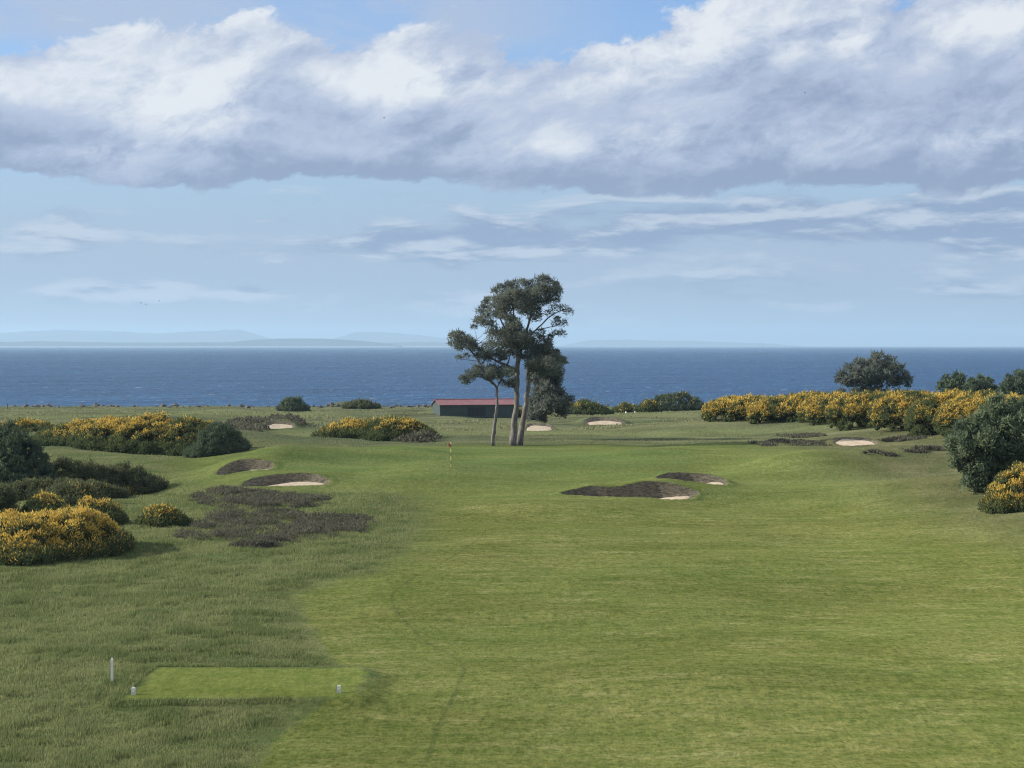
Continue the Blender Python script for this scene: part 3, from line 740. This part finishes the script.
gg = lambda L: [(900 + x / 4.516, 360 + y / 4.518) for x, y in L]
_tb = hit(985, 497)
pine('dark leafy tree with foliage to the ground at the right edge of the fairway', _tb[1] + 2.5, (990, 480),
     [([(993, 497), (994, 470), (996, 440), (998, 415)], [.22, .19, .13, .05]), ([(994, 470), (976, 450, -.5), (962, 440, -.5)], [.12, .08, .04])],
     [gg([(205, 385), (250, 300), (300, 270), (340, 235), (420, 190), (450, 150), (500, 175), (560, 190), (640, 200), (700, 300), (690, 480), (560, 500), (480, 540), (410, 560), (390, 615), (330, 590), (280, 570), (285, 510), (240, 475), (225, 430)])],
     2.6, 151, spacing=6.2, rpx=4.6, per=100, flat=.9, L=.32, W=.13, leaf='loose_leaf', name='leafy_tree', group=None, core=.34, limb_n=14, holes=[(975, 433, 4.5, 6)], rest=[(974, 489, 5, -.8), (982, 492, 5, -.4), (990, 489, 6, -.6), (998, 488, 6, -.4), (966, 484, 5, -.6)])

# ------------------------------------------------------------------ loose cover (nobody could count it)
def blades(name, x, y, hgt, wid, mat, rg, lean=.35, tint=None, extra=0.0):
    n = len(x); z = height(x, y) - .02 + extra
    a = rg.random(n) * 2 * np.pi; le = rg.random(n) * lean
    base = np.stack([x, y, z], 1); side = np.stack([np.cos(a), np.sin(a), np.zeros(n)], 1)
    tip = base + np.stack([np.sin(a * 3.1) * le * hgt + .12 * hgt, np.cos(a * 2.3) * le * hgt, hgt], 1)
    w = np.broadcast_to(np.asarray(wid), (n,))[:, None] * .5
    V = np.stack([base - side * w, base + side * w, tip], 1).reshape(-1, 3)
    o = mesh_np(name, V, np.arange(3 * n).reshape(n, 3), mat, face_attr=dict(tint=tint if tint is not None else rg.random(n)))
    return tag(o, kind='stuff')
BUSHPOLY = []
rg = np.random.default_rng(5)
# rough on the left, thinning with distance
Nn = 1500000
yy = 66 + (1 - np.sqrt(rg.random(Nn))) * 150; tt = rg.uniform(-.262, -.0, Nn); xx = tt * (yy + 6)
z_ = zones(xx, yy)
edge = z_['fair'] + (fbm(xx / 4, yy / 4, 3) - .5) * 1.6
cl = fbm(xx / 1.0, yy / 1.4, 4); cl2 = fbm(xx / 2.2 + 5, yy / 3, 4)
rim_ = (z_['tee'] > -.75) & (z_['tee'] < -.08) & (xx < -8.5)
ok = (((edge < -.15) & (z_['tee'] < -.1)) | rim_) & (rg.random(Nn) < .30 + .30 * sstep(.38, .66, cl)) & (xx > -.262 * (yy + 6))
xx, yy, cl, cl2, edge = xx[ok], yy[ok], cl[ok], cl2[ok], edge[ok]
hg = (.06 + .15 * sstep(.3, .7, cl) * (.5 + rg.random(len(xx)) * .8)) * sstep(0, -1.6, edge + .1) + .05 + .10 * rim_[ok]
tn = np.clip(.30 * sstep(.34, .64, cl2) + .70 * rg.random(len(xx)) ** 1.4 - .12 * sstep(.5, .65, cl), 0, 1)
blades('rough_grass', xx, yy, hg, .018 + .00018 * yy, M['blade'], rg, tint=tn)
# rough on the right slope and around the back of the green
Nn = 260000
yy = rg.uniform(120, 300, Nn); xx = rg.uniform(-.27, .27, Nn) * yy
z_ = zones(xx, yy); cl = fbm(xx / 3, yy / 4, 4)
ok = (z_['fair'] < -.4) & ((xx > 10) | (yy > 215)) & (rg.random(Nn) < sstep(.42, .70, cl) * .8)
for b in BUNK: ok &= ~((np.abs(xx - b['cx']) < b['a'] + .8) & (np.abs(yy - b['cy']) < b['b'] + .8))
xx, yy, cl = xx[ok], yy[ok], cl[ok]
blades('dune_grass', xx, yy, .08 + .28 * sstep(.4, .75, cl) * rg.random(len(xx)), .03 + .0001 * yy, M['dune'], rg, tint=np.clip(rg.random(len(xx)) * .7 + .3 * (1 - cl), 0, 1))
# far dune grass
Nn = 160000
yy = rg.uniform(300, 640, Nn); xx = rg.uniform(-.27, .27, Nn) * yy; cl = fbm(xx / 7, yy / 12, 4)
ok = rg.random(Nn) < sstep(.48, .62, cl)
for b in BUNK: ok &= ~((np.abs(xx - b['cx']) < b['a'] + .8) & (np.abs(yy - b['cy']) < b['b'] + 1.5))
xx, yy, cl = xx[ok], yy[ok], cl[ok]
blades('dune_grass', xx, yy, .10 + .24 * rg.random(len(xx)), .30, M['dune'], rg, tint=.2 + rg.random(len(xx)) * .6)

def heather(polys, n, hgt, seed, L, W):
    rg = np.random.default_rng(seed); X = []; Y = []; S = []
    for P in polys:
        W_ = [hit(*p) for p in P]; A = np.array(W_)
        k = 30000; x = rg.uniform(A[:, 0].min() - 1, A[:, 0].max() + 1, k); y = rg.uniform(A[:, 1].min() - 1, A[:, 1].max() + 1, k)
        sd = poly_sd(W_, x, y) + (fbm(x / 1.7, y / 1.7, 4) - .5) * 3.0
        cl = fbm(x / 1.1 + 4, y / 1.3, 3)
        ok = (sd > 0) & (rg.random(k) < sstep(.40, .62, cl)); i = np.nonzero(ok)[0][:n]
        X.append(x[i]); Y.append(y[i]); S.append(np.clip(sd[i] / .8, .2, 1) * (.35 + 1.1 * cl[i]))
    x, y, s = map(np.concatenate, (X, Y, S))
    rep = 4; x = np.repeat(x, rep); y = np.repeat(y, rep); s = np.repeat(s, rep)
    x = x + rg.normal(size=len(x)) * .12; y = y + rg.normal(size=len(x)) * .12
    c = np.stack([x, y, height(x, y) + hgt * s * rg.random(len(x)) ** .6], 1)
    ax = unit(rg.normal(size=(len(x), 3)) * .8 + np.array([0, 0, .6]))
    V, Q = cards(c, ax, L * (.6 + .8 * rg.random(len(x))), W, rg)
    tag(mesh_np('heather', V, Q, M['heather'], face_attr=dict(tint=rg.random(len(x)) * (.4 + .6 * fbm(x / 2, y / 2, 2)))), kind='stuff')
heather([[(192, 500), (215, 489), (270, 494), (328, 497), (326, 506), (260, 511), (210, 508)],
         [(178, 530), (215, 513), (270, 511), (330, 516), (372, 519), (368, 529), (335, 540), (280, 543), (230, 541), (182, 540)],
         [(240, 546), (262, 541), (280, 542), (272, 549), (245, 550)]], 6000, .34, 61, .20, .06)
heather([[(748, 444), (790, 441), (826, 443.5), (826, 446.5), (770, 446.5)], [(880, 439), (905, 437), (940, 439), (900, 442)], [(868, 451), (880, 449.5), (893, 453), (887, 455.5), (872, 454)], [(770, 436), (820, 434), (828, 436.5), (800, 438)],
         [(900, 450), (940, 447), (950, 451), (915, 454)]], 650, .20, 62, .26, .11)
heather([[(228, 425), (260, 422), (266, 427), (240, 430)], [(268, 420), (296, 419), (302, 425), (293, 424)], [(380, 437), (410, 434), (440, 440), (420, 443)]], 900, .7, 63, .5, .2)
# boulders and wrack along the shore: one broken band
rg = np.random.default_rng(77); c = []; r = []
for i in range(420):
    a = rg.uniform(-40, 1000)
    if a > 440 and rg.random() < .6: continue
    p = hit(a, 406.5 + rg.normal() * .7, d1=735); c.append(p); r.append(rg.uniform(.2, .62) * (2.0 if rg.random() < .05 else 1))
c = np.array(c); r = np.array(r); c[:, 2] += r * .35
V, Q = blob(c, r * 1.25, r * .9, rg, 7, 4)
M['rock'] = plain_mat('shore_rock', (.03, .029, .028), (.13, .12, .11), .9, .9)
tag(mesh_np('shore_rocks', V, Q, M['rock']), kind='stuff')

# ------------------------------------------------------------------ hut
def hut():
    m, nt, out = new_mat('green_boards'); n = N(nt)
    v = n.new('ShaderNodeTexCoord').outputs['Object']; xs = n.new('ShaderNodeSeparateXYZ'); n.put(xs.inputs[0], v)
    gro = n.math('FRACT', n.mul(n.add(xs.outputs[0], n.mul(xs.outputs[1], 1.0)), 3.2))
    f = n.noise(v, 1.3, 4, .6)
    col = n.mix(n.rng(f, .3, .7), (.019, .036, .035), (.029, .049, .047))
    nt.links.new(n.principled(col, .6, n.bump(n.rng(gro, 0, .12), .5, .02)), out.inputs[0]); boards = m
    m, nt, out = new_mat('red_sheeting'); n = N(nt)
    v = n.new('ShaderNodeTexCoord').outputs['Object']; xs = n.new('ShaderNodeSeparateXYZ'); n.put(xs.inputs[0], v)
    w = n.math('SINE', n.mul(xs.outputs[0], 24)); f = n.noise(v, .9, 4, .6)
    nt.links.new(n.principled(n.mix(n.rng(f, .3, .7), (.165, .058, .068), (.225, .088, .096)), .5, n.bump(w, .5, .03)), out.inputs[0]); red = m
    p = hit(440, 416.0)
    o = empty('hut', p, 'long low dark green hut with a red roof, between the green and the sea', 'hut', rz=R(17))
    s = p[1] / F; W = 77 * s / math.cos(R(17)); D = 5.0; HW = 10.9 * s; HR = 15.6 * s
    mb = MB(); mb.box(0, W, 0, D, -.4, HW)
    mb.poly([(0, 0, HW), (0, D / 2, HR), (0, D, HW)]); mb.poly([(W, 0, HW), (W, D, HW), (W, D / 2, HR)])
    wall = mb.build('wall', boards, o)
    rf = MB(); e = .25; t = .07; dz = (HR - HW) / (D / 2) * e
    for s1 in (0, 1):
        ya, yb = (-e, D / 2) if s1 == 0 else (D + e, D / 2)
        z0, z1 = HW - dz + .03, HR + .03
        a = [(-e, ya, z0), (W + e, ya, z0), (W + e, yb, z1), (-e, yb, z1)]
        b2 = [(x, y, z + t) for x, y, z in a]
        rf.poly(b2 if s1 == 0 else b2[::-1]); rf.poly(a[::-1] if s1 == 0 else a)
        for i in range(4): rf.poly([a[i], a[(i + 1) % 4], b2[(i + 1) % 4], b2[i]])
    roof = rf.build('roof', red, o)
    rc = MB(); rc.tube([(-e, D / 2, HR + .12), (W + e, D / 2, HR + .12)], [.09, .09], 8); rc.build('ridge_cap', red, roof)
    dk = plain_mat('dark_door', (.004, .009, .013), (.008, .015, .019), 2, .6)
    x0 = 29 * s; x1 = 47.5 * s; h = 8.2 * s
    dm = MB(); xm = (x0 + x1) / 2
    dm.box(x0, xm - .02, -.05, .02, -.05, h); dm.box(xm + .02, x1, -.05, .02, -.05, h)
    door = dm.build('door', dk, o)
    rl = MB(); rl.box(x0 - .3, x1 + .3, -.09, -.052, h, h + .09); rl.build('door_rail', boards, door)
hut()

# ------------------------------------------------------------------ flagstick, tee things, posts, birds
def flagstick():
    p = hit(451, 467.5); s = p[1] / F
    o = empty('flagstick', p, 'thin yellow and dark banded flagstick with a small red flag on the green', 'flagstick')
    ye = plain_mat('yellow_paint', (.62, .48, .12), (.70, .56, .18), 3, .5); bk = plain_mat('dark_paint', (.05, .04, .03), (.08, .06, .05), 3, .5)
    h = 25 * s; mb = MB()
    m, nt, out = new_mat('banded_pole'); nn = N(nt); xs = nn.new('ShaderNodeSeparateXYZ'); nn.put(xs.inputs[0], nn.new('ShaderNodeTexCoord').outputs['Object'])
    band = nn.math('GREATER_THAN', nn.math('FRACT', nn.math('MULTIPLY_ADD', xs.outputs[2], 3.2 / h, .1)), .5)
    nt.links.new(nn.principled(nn.mix(band, (.62, .48, .14), (.06, .05, .04)), .5), out.inputs[0])
    mb.tube([(0, 0, h * i / 12) for i in range(13)], [.03] * 13, 8); mb.build('pole', m, o, True)
    fl = MB(); n = 6; L = .26; H = .34
    for i in range(n):
        a, b = i / n, (i + 1) / n
        f = lambda t: (-.03 - t * L, .06 * math.sin(t * 6), -.10 * t)
        pa, pb = f(a), f(b)
        for dy in (-.006, .006):
            qd = [(pa[0], pa[1] + dy, h - H + pa[2]), (pb[0], pb[1] + dy, h - H + pb[2]), (pb[0], pb[1] + dy, h - .03 + pb[2]), (pa[0], pa[1] + dy, h - .03 + pa[2])]
            fl.poly(qd if dy < 0 else qd[::-1])
    fl.build('flag', plain_mat('faded_red_cloth', (.25, .09, .06), (.34, .13, .08), 4, .8), o)
    c = MB(); c.tube([(0, 0, .004), (0, 0, .006)], [.054, .054], 14); c.build('cup', bk, o)
flagstick()
white = plain_mat('weathered_white_paint', (.62, .62, .60), (.80, .80, .78), 9, .6)
grey = plain_mat('grey_painted_wood', (.42, .43, .42), (.56, .57, .56), 14, .7)
def post():
    p = hit(112, 684); s = p[1] / F
    o = empty('marker_post', p, 'thin white wooden post standing in the rough left of the tee', 'post')
    h = 26 * s; w = .045
    mb = MB(); mb.box(-w, w, -w * .8, w * .8, -.2, h - .05)
    t = MB(); a = h - .0499
    for i in range(4):
        c = [(-w, -w * .8), (w, -w * .8), (w, w * .8), (-w, w * .8)]
        (x0, y0), (x1, y1) = c[i], c[(i + 1) % 4]; t.poly([(x0, y0, a), (x1, y1, a), (0, 0, h + .02)])
    mb.build('shaft', white, o); t.build('pointed_cap', white, o)
post()
def tee_marker(px, lab):
    p = on_plane(px, 694.5 if px < 200 else 692.5, TEE['z'])
    o = empty('tee_marker', p, lab, 'tee marker', 'tee markers'); s = p[1] / F
    h = 7.4 * s; w = 2.1 * s
    mb = MB()
    for (z0, z1, a, b) in ((0, h * .12, 1, 1), (h * .12, h * .85, 1, .92), (h * .85, h, .92, .68)):
        bt = [(x * w * a, y * w * a, z0) for x, y in ((-1, -1), (1, -1), (1, 1), (-1, 1))]; tp = [(x * w * b, y * w * b, z1) for x, y in ((-1, -1), (1, -1), (1, 1), (-1, 1))]
        for i in range(4): mb.poly([bt[i], bt[(i + 1) % 4], tp[(i + 1) % 4], tp[i]])
        if z1 == h: mb.poly(tp)
    mb.build('block', grey, o)
    pl = MB(); pl.box(-w * .6, w * .6, -w * 1.02 - .004, -w * .9, h * .35, h * .68); pl.build('number_plate', white, o)
    return o
tee_marker(133.5, 'grey block marker on the front left corner of the tee'); tee_marker(339, 'grey block marker on the right end of the tee')
for px, lab in ((626, 'tiny white marker on the far links, left of its pair'), (635, 'tiny white marker on the far links, right of its pair')):
    p = hit(px, 413); o = empty('tee_marker', p, lab, 'tee marker', 'tee markers')
    mb = MB(); mb.tube([(0, 0, -.05), (0, 0, .2), (0, 0, .3)], [.17, .17, .1], 10); mb.build('block', white, o)
# posts by the shore at the far left
p = hit(7, 409); o = empty('post', p, 'dark stump post by the shore rocks at the far left', 'post')
mb = MB(); mb.tube([(0, 0, -.2), (.05, 0, .7), (.02, 0, 1.3)], [.2, .17, .12], 8, .2); mb.build('shaft', M['bark'], o)
# birds over the sea
gull = plain_mat('bird_grey', (.05, .05, .055), (.09, .09, .095), 3, .8)
def make_bird():
    o = empty('bird', (0, 0, 0), '', 'bird', 'distant birds over the sea')
    b = MB(); b.tube([(-.30, 0, .0), (-.2, 0, .01), (0, 0, 0), (.2, 0, .02), (.30, 0, .05), (.38, 0, .03)], [.02, .06, .085, .07, .045, .008], 8)
    b.build('body', gull, o, True)
    for s in (-1, 1):
        w = MB()
        P = [(.10, .06 * s, .03), (.16, .34 * s, .22), (.02, .78 * s, .14)]; Q = [(-.10, .06 * s, .03), (-.04, .36 * s, .20), (-.06, .78 * s, .13)]
        for i in range(2):
            w.poly([P[i], P[i + 1], Q[i + 1], Q[i]])
            w.poly([(x, y, z - .015) for x, y, z in (Q[i], Q[i + 1], P[i + 1], P[i])])
        w.build('wing', gull, o)
    return o
def copy_tree(o, parent=None):
    c = o.copy(); COL.objects.link(c); c.parent = parent
    for ch in [k for k in bpy.data.objects if k.parent == o]: copy_tree(ch, c)
    return c
bird0 = make_bird()
for i, (px, py, d, rz, lab) in enumerate([(141, 303, 800, 30, 'bird over the sea at the left of a loose flock of three'), (146, 305, 820, 75, 'lowest bird of the loose flock of three over the sea'), (159, 301, 850, 10, 'bird over the sea at the right of the loose flock of three'),
     (384, 118, 700, 40, 'lone bird high against the cloud above the pines, to their left'), (805, 93, 740, 160, 'lone bird high against the cloud on the right')]):
    c = copy_tree(bird0) if i else bird0
    c.location = at(px, py, d); c.rotation_euler = (R(8), 0, R(rz)); c['label'] = lab

# ------------------------------------------------------------------ haze, light, sky, camera
hz = MB(); hz.box(-50000, 50000, -400, 49000, -6.5, 385)
m, nt, out = new_mat('sea_air')
pv = nt.nodes.new('ShaderNodeVolumePrincipled'); pv.inputs['Color'].default_value = (.50, .74, 1, 1); pv.inputs['Density'].default_value = 4.6e-5; pv.inputs['Anisotropy'].default_value = .2
nt.links.new(pv.outputs[0], out.inputs['Volume'])
tag(hz.build('haze', m), kind='stuff')

SUN_EL = 23.5; SUN_AZ = -87.0            # degrees from +Y, negative to the left
sun = bpy.data.lights.new('sun', 'SUN'); sun.energy = 4.9; sun.angle = R(.53); sun.color = (1, .91, .76)
so = bpy.data.objects.new('sun', sun); COL.objects.link(so)
sd = np.array([math.sin(R(SUN_AZ)) * math.cos(R(SUN_EL)), math.cos(R(SUN_AZ)) * math.cos(R(SUN_EL)), math.sin(R(SUN_EL))])
from mathutils import Vector
so.rotation_euler = Vector(sd).to_track_quat('Z', 'Y').to_euler(); so.location = (-60, 60, 60)

def sky():
    w = bpy.data.worlds.new('World'); scene.world = w; w.use_nodes = True
    nt = w.node_tree; nt.nodes.clear(); n = N(nt)
    out = n.new('ShaderNodeOutputWorld'); bg = n.new('ShaderNodeBackground'); bg.inputs[1].default_value = .1
    nt.links.new(bg.outputs[0], out.inputs[0])
    st = n.new('ShaderNodeTexSky', sky_type='NISHITA'); st.sun_disc = False
    st.sun_elevation = R(SUN_EL); st.sun_rotation = R(SUN_AZ); st.altitude = 0; st.air_density = 1.0; st.dust_density = .4; st.ozone_density = 2.0
    g = n.new('ShaderNodeTexCoord').outputs['Generated']; sp = n.new('ShaderNodeSeparateXYZ'); n.put(sp.inputs[0], g)
    az = n.math('ARCTAN2', sp.outputs[0], sp.outputs[1]); el = n.math('ARCSINE', sp.outputs[2])
    U = n.mul(az, F / 512); V = n.mul(el, F / 346)           # frame: U -1..1, V 0 horizon .. 1 top of view
    ya = n.mul(el, F / 512)
    def vec(x, y, z=0.0):
        c = n.new('ShaderNodeCombineXYZ'); n.put(c.inputs[0], x); n.put(c.inputs[1], y); n.put(c.inputs[2], z); return c.outputs[0]
    U01 = n.math('MULTIPLY_ADD', U, .25, .5, clamp=True)
    def curve(pts):
        c = n.new('ShaderNodeFloatCurve'); cm = c.mapping.curves[0]
        P = [(min(max((px - 512) / 512 * .25 + .5, 0), 1), (1 - row / 346) * .5) for px, row in pts]
        cm.points[0].location = (0, P[0][1]); cm.points[1].location = (1, P[-1][1])
        for q_ in P: cm.points.new(*q_)
        c.mapping.use_clip = False; c.mapping.update()
        n.put(c.inputs['Value'], U01); c.inputs[0].default_value = 1
        return n.mul(c.outputs[0], 2.0)
    lo = curve([(-200, 170), (0, 178), (150, 189), (300, 191), (440, 190), (520, 193), (700, 198), (900, 203), (1024, 194), (1250, 190)])
    hi = curve([(-200, 60), (0, 40), (100, 40), (180, 30), (260, 32), (330, 40), (400, 34), (450, 24), (520, 44), (580, 44), (640, 30), (700, 10), (760, -2), (830, -8), (900, 2), (960, -30), (1250, -50)])
    p0 = vec(n.math('MULTIPLY_ADD', ya, -.5, U), n.mul(ya, 1.55), 5.1)
    wv = n.new('ShaderNodeVectorMath', operation='MULTIPLY_ADD'); n.put(wv.inputs[0], n.noise(p0, 4.0, 4, .6, out=1)); wv.inputs[1].default_value = (.16, .12, 0); n.put(wv.inputs[2], p0)
    pw = wv.outputs[0]
    def dens(off):
        q_ = n.scale(pw, (1, 1, 1), off)
        return n.noise(q_, 4.2, 14, .63)
    n0 = dens((0, 0, 0)); n1 = dens((-.035, .050, 0)); n2 = dens((-.10, .13, 0))
    # body of the cloud bank
    up_ = n.math('DIVIDE', n.sub(hi, V), .11); dn = n.math('DIVIDE', n.sub(V, n.add(lo, .004)), .062)
    body = n.math('MINIMUM', n.math('MINIMUM', up_, dn), 1.0)
    d0 = n.add(n.mul(body, .55), n.mul(n.sub(n0, .5), 2.1))
    A = n.rng(d0, -.04, .15)
    A = n.mul(A, n.rng(body, -1.3, -.3))
    rel = n.math('DIVIDE', n.sub(V, lo), n.sub(hi, lo), clamp=True)
    lit = n.add(n.mul(n.sub(n0, n1), 2.6), n.mul(n.sub(n0, n2), 2.0))
    thick = n.rng(d0, .1, 1.0)
    lum = n.add(n.add(n.mul(lit, .50), n.mul(n.rng(rel, .0, .75), .50)), n.add(n.mul(n.sub(n0, .5), .35), n.mul(n.rng(U, .9, -.9), .12)))
    def spot(px, row, rx, ry, amp):
        a = n.math('DIVIDE', n.sub(U, (px - 512) / 512), rx / 512); b = n.math('DIVIDE', n.sub(V, 1 - row / 346), ry / 346)
        return n.mul(n.math('EXPONENT', n.mul(n.add(n.mul(a, a), n.mul(b, b)), -1.0)), amp)
    s = 1 / .1
    k = lambda c: tuple(v * s / 1.74 for v in c)
    for sp_ in ((185, 112, 70, 34, .34), (425, 84, 75, 24, .50), (90, 160, 60, 14, .34), (640, 62, 90, 34, .22), (725, 30, 60, 30, .22), (845, 45, 36, 18, .30), (985, 28, 70, 30, .25), (760, 132, 130, 14, .16), (935, 146, 160, 13, .18), (600, 150, 120, 15, .18),
                (20, 150, 80, 34, -.30), (300, 125, 60, 26, -.12), (300, 178, 200, 14, -.25), (800, 185, 300, 14, -.3), (560, 110, 80, 16, -.16), (860, 95, 140, 22, -.22), (480, 45, 40, 16, -.2)):
        v_ = spot(*sp_); lum = n.add(lum, n.mul(v_, n.rng(n0, .30, .66, .10, 1.05)))
    cc = n.mix(n.rng(lum, -.16, .46), k((.29, .365, .535)), k((.48, .555, .725)))
    for sp_ in ((185, 112, 70, 34, .34), (425, 84, 75, 24, .50), (90, 160, 60, 14, .34), (640, 62, 90, 34, .22), (725, 30, 60, 30, .22), (845, 45, 36, 18, .30), (985, 28, 70, 30, .25), (760, 132, 130, 14, .16), (935, 146, 160, 13, .18), (600, 150, 120, 15, .18),
                (20, 150, 80, 34, -.30), (300, 125, 60, 26, -.12), (300, 178, 200, 14, -.25), (800, 185, 300, 14, -.3), (560, 110, 80, 16, -.16), (860, 95, 140, 22, -.22), (480, 45, 40, 16, -.2)):
        v_ = spot(*sp_); lum = n.add(lum, n.mul(v_, n.rng(n0, .30, .66, .10, 1.05)))
    cc = n.mix(n.rng(lum, .30, 1.15), cc, k((.84, .875, .92)))
    skyc = n.mix(1.0, st.outputs[0], (.62, .73, 1.0), 'MULTIPLY')
    # whitening thin high cloud
    vn = n.noise(vec(n.mul(U, .9), n.mul(ya, 2.6), 9.0), 2.2, 8, .6, dist=.4)
    veil = n.mul(n.rng(vn, .28, .58), n.mul(n.rng(U, .35, -.15), n.rng(V, .80, .9)))
    col = n.mix(n.mul(veil, .85), skyc, k((.47, .56, .73)))
    # soft pale air low down
    col = n.mix(n.mul(n.rng(V, .80, .15), .88), col, k((.375, .470, .640)))
    # strata and fair-weather scraps below the bank
    sn = n.noise(vec(n.mul(U, 1.6), n.mul(ya, 7.5), 1.3), 2.4, 9, .58, dist=.25)
    snu = n.noise(vec(n.add(n.mul(U, 1.6), -.03), n.add(n.mul(ya, 7.5), .16), 1.3), 2.4, 9, .58, dist=.25)
    m_ = None
    for sp_ in ((450, 246, 165, 17, .62), (900, 222, 260, 26, .62), (1010, 246, 60, 14, .6), (70, 218, 80, 14, .30), (640, 245, 60, 18, .2), (60, 236, 50, 6, .5), (270, 222, 40, 5, .3), (110, 292, 60, 10, .42), (175, 290, 25, 9, .5), (250, 292, 28, 9, .45), (420, 300, 120, 12, .25), (760, 300, 220, 16, .25)):
        v_ = spot(*sp_); m_ = v_ if m_ is None else n.add(m_, v_)
    band = n.mul(n.rng(V, .50, .34), n.rng(V, .05, .22))
    d2 = n.add(n.mul(n.sub(sn, .56), 2.4), n.add(n.mul(m_, 1.5), n.mul(band, .10)))
    A2 = n.mul(n.rng(d2, .02, .50), .90)
    c2 = n.mix(n.rng(n.sub(sn, snu), -.06, .12), k((.27, .36, .54)), k((.58, .65, .76)))
    col = n.mix(A2, col, c2)
    col = n.mix(A, col, cc)
    # bright broken cloud added out of view overhead to lift the ambient light
    oc = n.noise(n.new('ShaderNodeTexCoord').outputs['Generated'], 3.2, 7, .58)
    col = n.mix(n.mul(n.rng(oc, .36, .52), n.rng(V, 1.45, 2.2)), col, n.mix(n.rng(oc, .5, .7), k((1.05, 1.08, 1.12)), k((.62, .68, .80))))
    nt.links.new(col, bg.inputs[0])
sky()

cam = bpy.data.cameras.new('camera'); co = bpy.data.objects.new('camera', cam); COL.objects.link(co)
cam.sensor_width = 36; cam.lens = F / 1024 * 36; cam.clip_start = .5; cam.clip_end = 120000
co.location = (0, 0, CZ); co.rotation_euler = (math.pi / 2 - PITCH, 0, 0)
scene.camera = co
vs = scene.view_settings; vs.view_transform = 'Standard'; vs.look = 'None'; vs.gamma = 1; vs.exposure = 0.74; vs.use_curve_mapping = False
scene.cycles.filter_width = 1.15; scene.cycles.use_adaptive_sampling = True; scene.cycles.adaptive_threshold = .01; scene.cycles.use_denoising = True; scene.cycles.denoiser = 'OPENIMAGEDENOISE'; scene.cycles.denoising_input_passes = 'RGB_ALBEDO_NORMAL'; scene.cycles.denoising_prefilter = 'NONE'; scene.cycles.max_bounces = 4; scene.cycles.volume_bounces = 0; scene.cycles.transparent_max_bounces = 4
